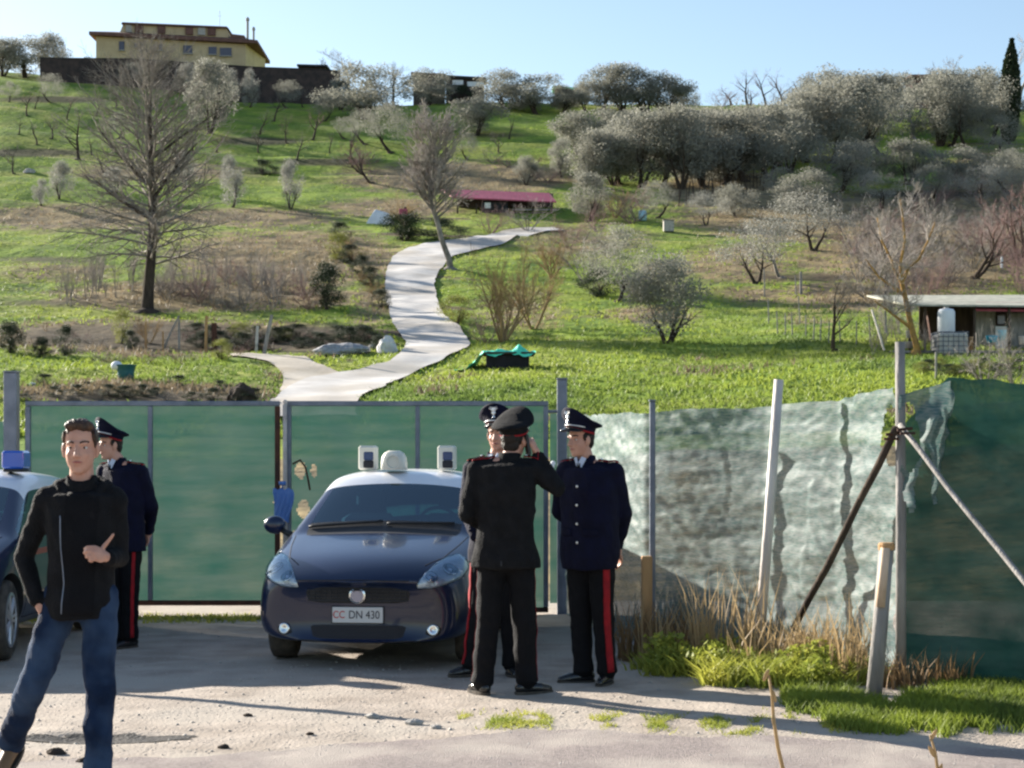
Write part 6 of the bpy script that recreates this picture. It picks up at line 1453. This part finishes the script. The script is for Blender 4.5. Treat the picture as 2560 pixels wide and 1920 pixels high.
    for i in (0, 1):
        h, kn, an = Vector(P['hip'][i]), Vector(P['kn'][i]), Vector(P['an'][i]); dn = (an-kn).normalized()
        b.cap(h+Vector((0,0,.03)), kn, .098*tw, .076*tw, 16); b.cap(kn, an, .076*tw, .066*tw, 16); b.tube([an-dn*.05, an+dn*.015], [.067*tw, .074*tw], 16)
    tr_ = b.build('trousers', M[P['tm']], t); remesh(tr_, .009, 4, (P.get('tr_amp', .010), 7, 1.4)); TB = bvh_of(tr_)
    # shoes
    for i in (0, 1):
        an, toe = Vector(P['an'][i]), Vector(P['toe'][i]).normalized(); kn = Vector(P['kn'][i]); s_ = toe.cross(Vector((0,0,1))).normalized(); z0 = an.z-.09
        b = MB(); b.cap(an-toe*.045+Vector((0,0,-.045)), an+toe*.10+Vector((0,0,-.053)), .040, .037, 14); b.cap(an+toe*.10+Vector((0,0,-.055)), an+toe*.165+Vector((0,0,-.064)), .040, .027, 14); b.cap(an-toe*.03, an+Vector((0,0,-.04)), .040, .044, 12)
        sh = b.build('shoe', M[P.get('shoem', 'leather')], t); remesh(sh, .007, 3)
        b = MB(); up_ = toe.cross(s_); up_ = up_ if up_.z > 0 else -up_; c = an+toe*.055-up_*.083; Mx = mcols(s_, toe, up_)
        b.loft([[c+s_*math.copysign(abs(math.cos(q))**.8, math.cos(q))*.046*w_+toe*math.copysign(abs(math.sin(q))**.8, math.sin(q))*.142*w_+up_*z for q in [2*math.pi*k/24 for k in range(24)]] for z, w_ in ((-.010, .97), (.012, 1.0))]); b.build('sole', M['rubber'] if 'solem' not in P else M[P['solem']], sh)
    # wearable strips that follow the cloth
    def strip_on(bv, line, side, w_, nm, m_, parent, off=.003, n=26):
        V = []; pr = []
        for k in range(n+1):
            f = k/n*(len(line)-1); i = min(len(line)-2, int(f)); c = Vector(line[i]).lerp(Vector(line[i+1]), f-i); tng = (Vector(line[i+1])-Vector(line[i])).normalized(); o_ = Vector(side(k/n) if callable(side) else side).normalized(); wd = tng.cross(o_).normalized()
            for q in (-1, -.33, .33, 1):
                st_ = c+wd*q*w_/2; h = bv.ray_cast(st_+o_*.35, -o_)
                if h[0] is None: h = bv.find_nearest(st_+o_*.1)
                V.append(h[0]+o_*off)
        F = [(k*4+j_, (k+1)*4+j_, (k+1)*4+j_+1, k*4+j_+1) for k in range(n) for j_ in range(3)]
        o_ = npmesh(nm, [tuple(v) for v in V], F, m_, parent, smooth=True); md = o_.modifiers.new('s', 'SOLIDIFY'); md.thickness = .003; md.offset = 0; return o_
    if P.get('uniform'):
        for i in (0, 1):
            out = (Vector(P['hip'][i])-hm).normalized(); o_ = P['stripe'][i] if P.get('stripe') else out
            if o_ is None: continue
            h, kn, an = Vector(P['hip'][i]), Vector(P['kn'][i]), Vector(P['an'][i]); strip_on(TB, [h+Vector((0,0,.02)), kn, an], o_, P.get('sw', .045), 'red_stripe', M['red'], tr_)
        for i in (0, 1):
            s = Vector(P['sh'][i]); out = (s-nb); out.z = 0; out.normalize()
            a, c = nb+out*.095, s+out*.035
            ep = strip_on(JB, [a+Vector((0,0,.05)), c+Vector((0,0,.05))], (0,0,1), .052, 'epaulette', M['red'], j, .009, 8)
            strip_on(JB, [a+Vector((0,0,.05)), c-out*.006+Vector((0,0,.05))], (0,0,1), .036, 'epaulette_top', M[jm], ep, .013, 8)
            h = JB.ray_cast(a+out*.02+Vector((0,0,.3)), Vector((0,0,-1)))
            if h[0]: b = MB(); b.lathe([(.009, 0), (.008, .006), (.004, .008)], h[0]+Vector((0,0,.014)), 10); b.build('button', M['silver'], ep)
        # front: shirt and tie, buttons
        if P.get('shirt', 1):
            b = MB(); c = nb+ft*.060+Vector((0,0,-.02)); 
            for s in (1, -1): b.add([c+rt_*s*.004+Vector((0,0,-.055)), c+rt_*s*.048+Vector((0,0,.035))-ft*.022, c+rt_*s*.020+Vector((0,0,.050))-ft*.004, c+rt_*s*.002+Vector((0,0,.012))+ft*.010], [(0,1,2,3)] if s > 0 else [(3,2,1,0)])
            b.v = [tuple(Vector(v)+ft*.026) for v in b.v]; so_ = b.build('shirt_collar', M['shirt'], j); md = so_.modifiers.new('s', 'SOLIDIFY'); md.thickness = .006
            b = MB(); b.box(c+ft*.030+Vector((0,0,-.03)), (.03, .012, .07), mcols(rt_, ft, Vector((0,0,1))), bev=.003); b.build('tie', M['blackcloth'], j)
        for k in range(4):
            q = sm+ft*.5+Vector((0,0,-.10-.13*k)); h = JB.ray_cast(q, -ft)
            if h[0]: b = MB(); b.ell(h[0], (.010, .006, .010), mcols(rt_, ft, Vector((0,0,1))), 8, 6); b.build('button', M['silver'], j)
        # pocket flaps and back vent
        for s in (1, -1):
            q = sm+rt_*s*.10+Vector((0,0,-.42)); strip_on(JB, [q-rt_*.055, q+rt_*.055], ft, .05, 'pocket_flap', M[jm], j, .005, 6)
        strip_on(JB, [hm+Vector((0,0,.0)), hm+Vector((0,0,hem-hm.z+.02))], -ft, .012, 'back_vent', M['interior'], j, .002, 8)
        # cap
        kc = 1.09; ce = E(0, -.004, .078); tlt = P.get('captilt', .16); cu = (uh-fh*tlt).normalized(); cr = rh; cf = cu.cross(cr).normalized()*1
        if cf.dot(fh) < 0: cf = -cf
        cap_ = MB()
        def ring(c, rx, ry, tilt=0, lift=0, N=36):
            out = []
            for k in range(N):
                q = 2*math.pi*k/N; x, y = math.cos(q)*rx*kc, math.sin(q)*ry*kc; out.append(c+cr*x+cf*y+cu*(lift*max(0, math.sin(q))**1.3+tilt*y-.018*abs(math.cos(q))**2*(rx/.13)))
            return out
        cap_.loft([ring(ce-cu*.020, .083, .100), ring(ce+cu*.016, .087, .104), ring(ce+cu*.024, .088, .105), ring(ce+cu*.044, .118, .128, .06, .030), ring(ce+cu*.056, .134, .140, .08, .040), ring(ce+cu*.066, .130, .136, .08, .044), ring(ce+cu*.074, .100, .104, .08, .030), ring(ce+cu*.076, .04, .04, .06, .02)])
        cp = cap_.build('peaked_cap', M[P.get('capm', 'uniform')], t, smooth=True)
        b = MB(); b.loft([ring(ce-cu*.019, .0855, .1025), ring(ce-cu*.013, .0875, .1045), ring(ce-cu*.006, .0865, .1035)], cap=False); b.build('red_band', M['red'], cp, smooth=True)
        vs = []; n1, n2 = 20, 7
        for jx in range(n2+1):
            for i in range(n1+1):
                q = math.pi*(.12+.76*i/n1); f = jx/n2; x = math.cos(q)*(.092+.006*f); y = math.sin(q)*(.109+.058*f*math.sin(math.pi*i/n1)**.6); vs.append(ce+cr*x+cf*y+cu*(-.010-.040*f*math.sin(math.pi*i/n1)**.5-.012*math.cos(q)**2))
        F = [(a*(n1+1)+i, a*(n1+1)+i+1, (a+1)*(n1+1)+i+1, (a+1)*(n1+1)+i) for a in range(n2) for i in range(n1)]
        vz = npmesh('visor', [tuple(v) for v in vs], F, M['leather'], cp, smooth=True); md = vz.modifiers.new('s', 'SOLIDIFY'); md.thickness = .004
        b = MB(); b.tube([ce+cr*math.cos(q)*.098+cf*math.sin(q)*.117+cu*(.002) for q in [math.pi*(.1+.8*k/14) for k in range(15)]], .005, 6); b.build('chin_strap', M['silver'], cp, smooth=True)
        bp = ce+cf*.134+cu*.056; b = MB(); Bm = mcols(cr, cf, cu); b.ell(bp+cu*.0-cf*.004, (.016, .008, .016), Bm, 12, 8); bo = b.build('flame_badge', M['silver'], cp, smooth=True)
        b = MB()
        for k in range(7): a = (k-3)*.38; b.cap(bp+cu*.010+cf*.001, bp+cu*(.016+.032*math.cos(a))+cr*.034*math.sin(a)+cf*.010, .006, .003, 6)
        b.build('badge_rays', M['silver'], bo)
        for k_ in range(1):
            b = MB(); b.tube([bp-cu*.035-cf*.012+cr*.0, bp-cu*.012-cf*.008], [.012, .004], 8); b.build('badge_stem', M['silver'], bo)
    return t, dict(J=JB, T=TB, j=j, tr=tr_, E=E, strip=strip_on, ft=ft, rt=rt_, fh=fh)
def at_px(px, d): return (X(px, d), d, 0)
def J(px0, s, y0, *pts): return [((a-px0)/s, dy, (y0-b_)/s) for a, b_, dy in pts]

# officer on the right, hands behind his back
person(dict(label='officer in long dark blue coat and peaked cap, hands behind back, facing left', loc=at_px(1475, 12.36), look=(-.80,-.60,-.04), face=(-.58,-.81,0), head=(-.068,-.03,1.705), neck=(-.03,0,1.56),
  sh=[(-.165,.07,1.485),(.165,-.06,1.475)], el=[(-.20,.24,1.20),(.235,.03,1.19)], wr=[(.05,.28,.97),(.20,.20,.955)], hand=[((.9,.1,-.3),(.3,-.9,0),(0,0,1),.5), ((.25,.35,-.9),(-.8,-.3,0),(0,1,0),.4)],
  hip=[(-.075,.05,.90),(.075,-.04,.90)], kn=[(-.065,.03,.49),(.085,-.06,.49)], an=[(-.045,.01,.09),(.115,-.08,.09)], toe=[(-.95,-.3,0),(-.35,-.94,0)], stripe=[None,(.35,-.94,0)], sw=.050,
  jm='uniform', tm='blackcloth', uniform=1, hem=.80, hemw=(.195,.165), ta=(.18,.195,.19,.195,.195), td=(.12,.15,.145,.145,.15), sleeve=1.12, tw=1.05, captilt=.25, capm='uniform'))
q = at_px(1382, 12.2); b = MB(); b.cap((0,0,.05), (-.035,-.01,-.045), .017, .020, 10); o = b.build('white_glove', M['whitesheet'], None, smooth=True); o.location = (q[0], 12.12, Zp(1176, 12.12)); tag(o, 'rolled pair of white gloves held at the chest of the right officer', 'gloves')
# hidden officer between the car and the phone holder
person(dict(label='officer mostly hidden behind the officer with the phone, face and cap badge showing', loc=at_px(1240, 12.75), look=(-.30,-.95,-.02), face=(-.25,-.97,0), head=(.018,-.03,1.745), neck=(.01,0,1.585),
  sh=[(-.175,.03,1.50),(.175,-.03,1.50)], el=[(-.215,.0,1.20),(.23,-.05,1.20)], wr=[(-.14,-.17,1.02),(.10,-.22,1.05)], hand=[((.5,-.4,-.5),(.7,.2,0),(0,0,1),.5), ((-.6,-.3,0),(0,.4,-1),(0,0,1),.5)],
  hip=[(-.09,.0,.91),(.09,0,.91)], kn=[(-.125,-.02,.49),(.10,-.02,.49)], an=[(-.175,0,.09),(.11,.02,.09)], toe=[(-.85,-.5,0),(.2,-.97,0)], stripe=[(-.95,-.30,0),None],
  jm='uniform', tm='blackcloth', uniform=1, hem=.82, captilt=.22))
# officer with the phone, seen from behind
pm, D_ = person(dict(label='officer in black uniform seen from behind, holding a phone to his ear', loc=at_px(1262, 11.76), look=(.40,.90,.02), face=(.16,.98,0), head=(.060,.02,1.690), neck=(.030,-.01,1.575),
  sh=[(-.185,.0,1.50),(.190,-.02,1.51)], el=[(-.255,-.02,1.205),(.345,-.03,1.375)], wr=[(-.17,.20,1.13),(.225,.02,1.58)], hand=[((.5,.8,.1),(0,.2,-1),(.3,0,1),.6), ((-.35,-.15,.85),(-.85,.35,-.1),(-.3,.5,.9),.75)],
  hip=[(-.085,.0,.90),(.095,0,.90)], kn=[(-.110,-.01,.49),(.130,.0,.49)], an=[(-.150,.0,.09),(.145,.0,.09)], toe=[(-.45,.88,0),(.90,.42,0)], stripe=[(-.93,.35,0),(.97,.2,0)],
  jm='blackwool', tm='blackcloth', uniform=1, hem=.845, hemw=(.235,.165), ta=(.185,.185,.165,.185,.21), td=(.115,.135,.125,.13,.145), wr_amp=.011, captilt=.30, tw=1.08, capm='blackwool'))
b = MB(); b.box((0,0,0), (.020, .075, .145), mcols(Vector((.95,.25,.15)).normalized(), Vector((-.25,.95,0)).normalized(), Vector((-.15,-.04,.98)).normalized()), bev=.006); o = b.build('mobile_phone', M['plastic']); o.location = Vector(at_px(1262, 11.76))+Vector((.150,.0,1.665)); tag(o, 'black mobile phone held to the head of the officer seen from behind', 'phone')
# officer behind the walking man
person(dict(label='officer in dark blue coat behind the walking man, facing left', loc=at_px(315, 14.7), look=(-.78,-.62,-.06), face=(-.62,-.78,0), head=(-.125,-.03,1.685), neck=(-.065,0,1.545),
  sh=[(-.20,.09,1.465),(.135,-.07,1.46)], el=[(-.22,.25,1.18),(.205,.02,1.175)], wr=[(.0,.27,.97),(.15,.2,.97)], hand=[((.9,.1,-.3),(.3,-.9,0),(0,0,1),.5), ((-.2,.35,-.9),(-.8,-.3,0),(0,1,0),.4)],
  hip=[(-.09,.05,.89),(.055,-.04,.89)], kn=[(-.08,.03,.49),(.045,-.05,.49)], an=[(-.075,.0,.09),(.045,-.05,.09)], toe=[(-.8,-.6,0),(-.5,-.86,0)], stripe=[None,(.45,-.9,0)],
  sw=.03, jm='uniform', tm='blackcloth', uniform=1, hem=.80, ta=(.18,.19,.175,.175,.18), sleeve=1.05, captilt=.35))
# walking man in the foreground
pw, D_ = person(dict(label='young man in open black hooded jacket and blue jeans walking towards the camera', loc=at_px(205, 8.54), look=(.05,-1,-.02), face=(.04,-1,0), head=(-.002,-.02,1.622), neck=(.0,.0,1.455), hs=1.06,
  sh=[(-.170,.0,1.375),(.150,.02,1.375)], el=[(-.300,.06,1.09),(.165,.07,1.09)], wr=[(-.205,-.04,.885),(.165,-.17,1.10)], hand=[((.50,.05,-.85),(.2,.6,.2),(.1,-1,-.3),1.1), ((-.30,-.9,.25),(-.75,.2,-.2),(.55,-.1,.9, .75,-.1,.85),1.0)],
  hip=[(-.090,.0,.88),(.080,.0,.88)], kn=[(-.225,-.05,.48),(.115,-.12,.46)], an=[(-.415,.24,.16),(.115,-.16,.095)], toe=[(-.15,-.85,-.55),(.12,-.99,0)],
  jm='blackwool', tm='jeans', hem=.80, hemw=(.172,.135), ta=(.160,.150,.135,.142,.155), td=(.10,.118,.11,.11,.12), sleeve=.86, bare=1, hairm='hair', shoem='tan', colm='blackwool', wr_amp=.010, tr_amp=.013, tw=.98))
J_, ft, rt2 = D_['J'], D_['ft'], D_['rt']
D_['strip'](J_, [(-.075,0,1.30), (-.070,0,1.15), (-.055,0,.98), (-.065,0,.83)], (0,-1,0), .006, 'zip', M['steel'], D_['j'], .003, 30)
# hood lying on the shoulders, hem of the tee shirt between the open fronts
b = MB(); 
for k in range(15):
    a = math.pi*(.12+.76*k/14); q0 = Vector((.115*math.cos(a)*1.05, .075*math.sin(a)-.005, 1.455-.018*abs(math.cos(a)))); b.ell(q0, (.040, .042, .034+.012*math.sin(a)), None, 10, 7)
for s in (1, -1): b.cap((s*.105, -.01, 1.44), (s*.070, -.095, 1.36), .028, .016, 10)
h = b.build('hood', M['blackwool'], D_['j']); remesh(h, .008, 3, (.006, 14, 1))
D_['strip'](J_, [(.03,0,1.42), (.02,0,1.2), (.01,0,1.0), (.01,0,.82)], (0,-1,0), .150, 'tee_shirt', M['blackcloth'], D_['j'], .002, 24)
for o in bpy.data.objects:
    if o.name.startswith('car_raw') or o.name.startswith('cut'): bpy.data.objects.remove(o)

for k_, o in PROTO.items():
    if k_ not in USED:
        for c in [x for x in bpy.data.objects if x.parent == o]: bpy.data.objects.remove(c)
        bpy.data.objects.remove(o)
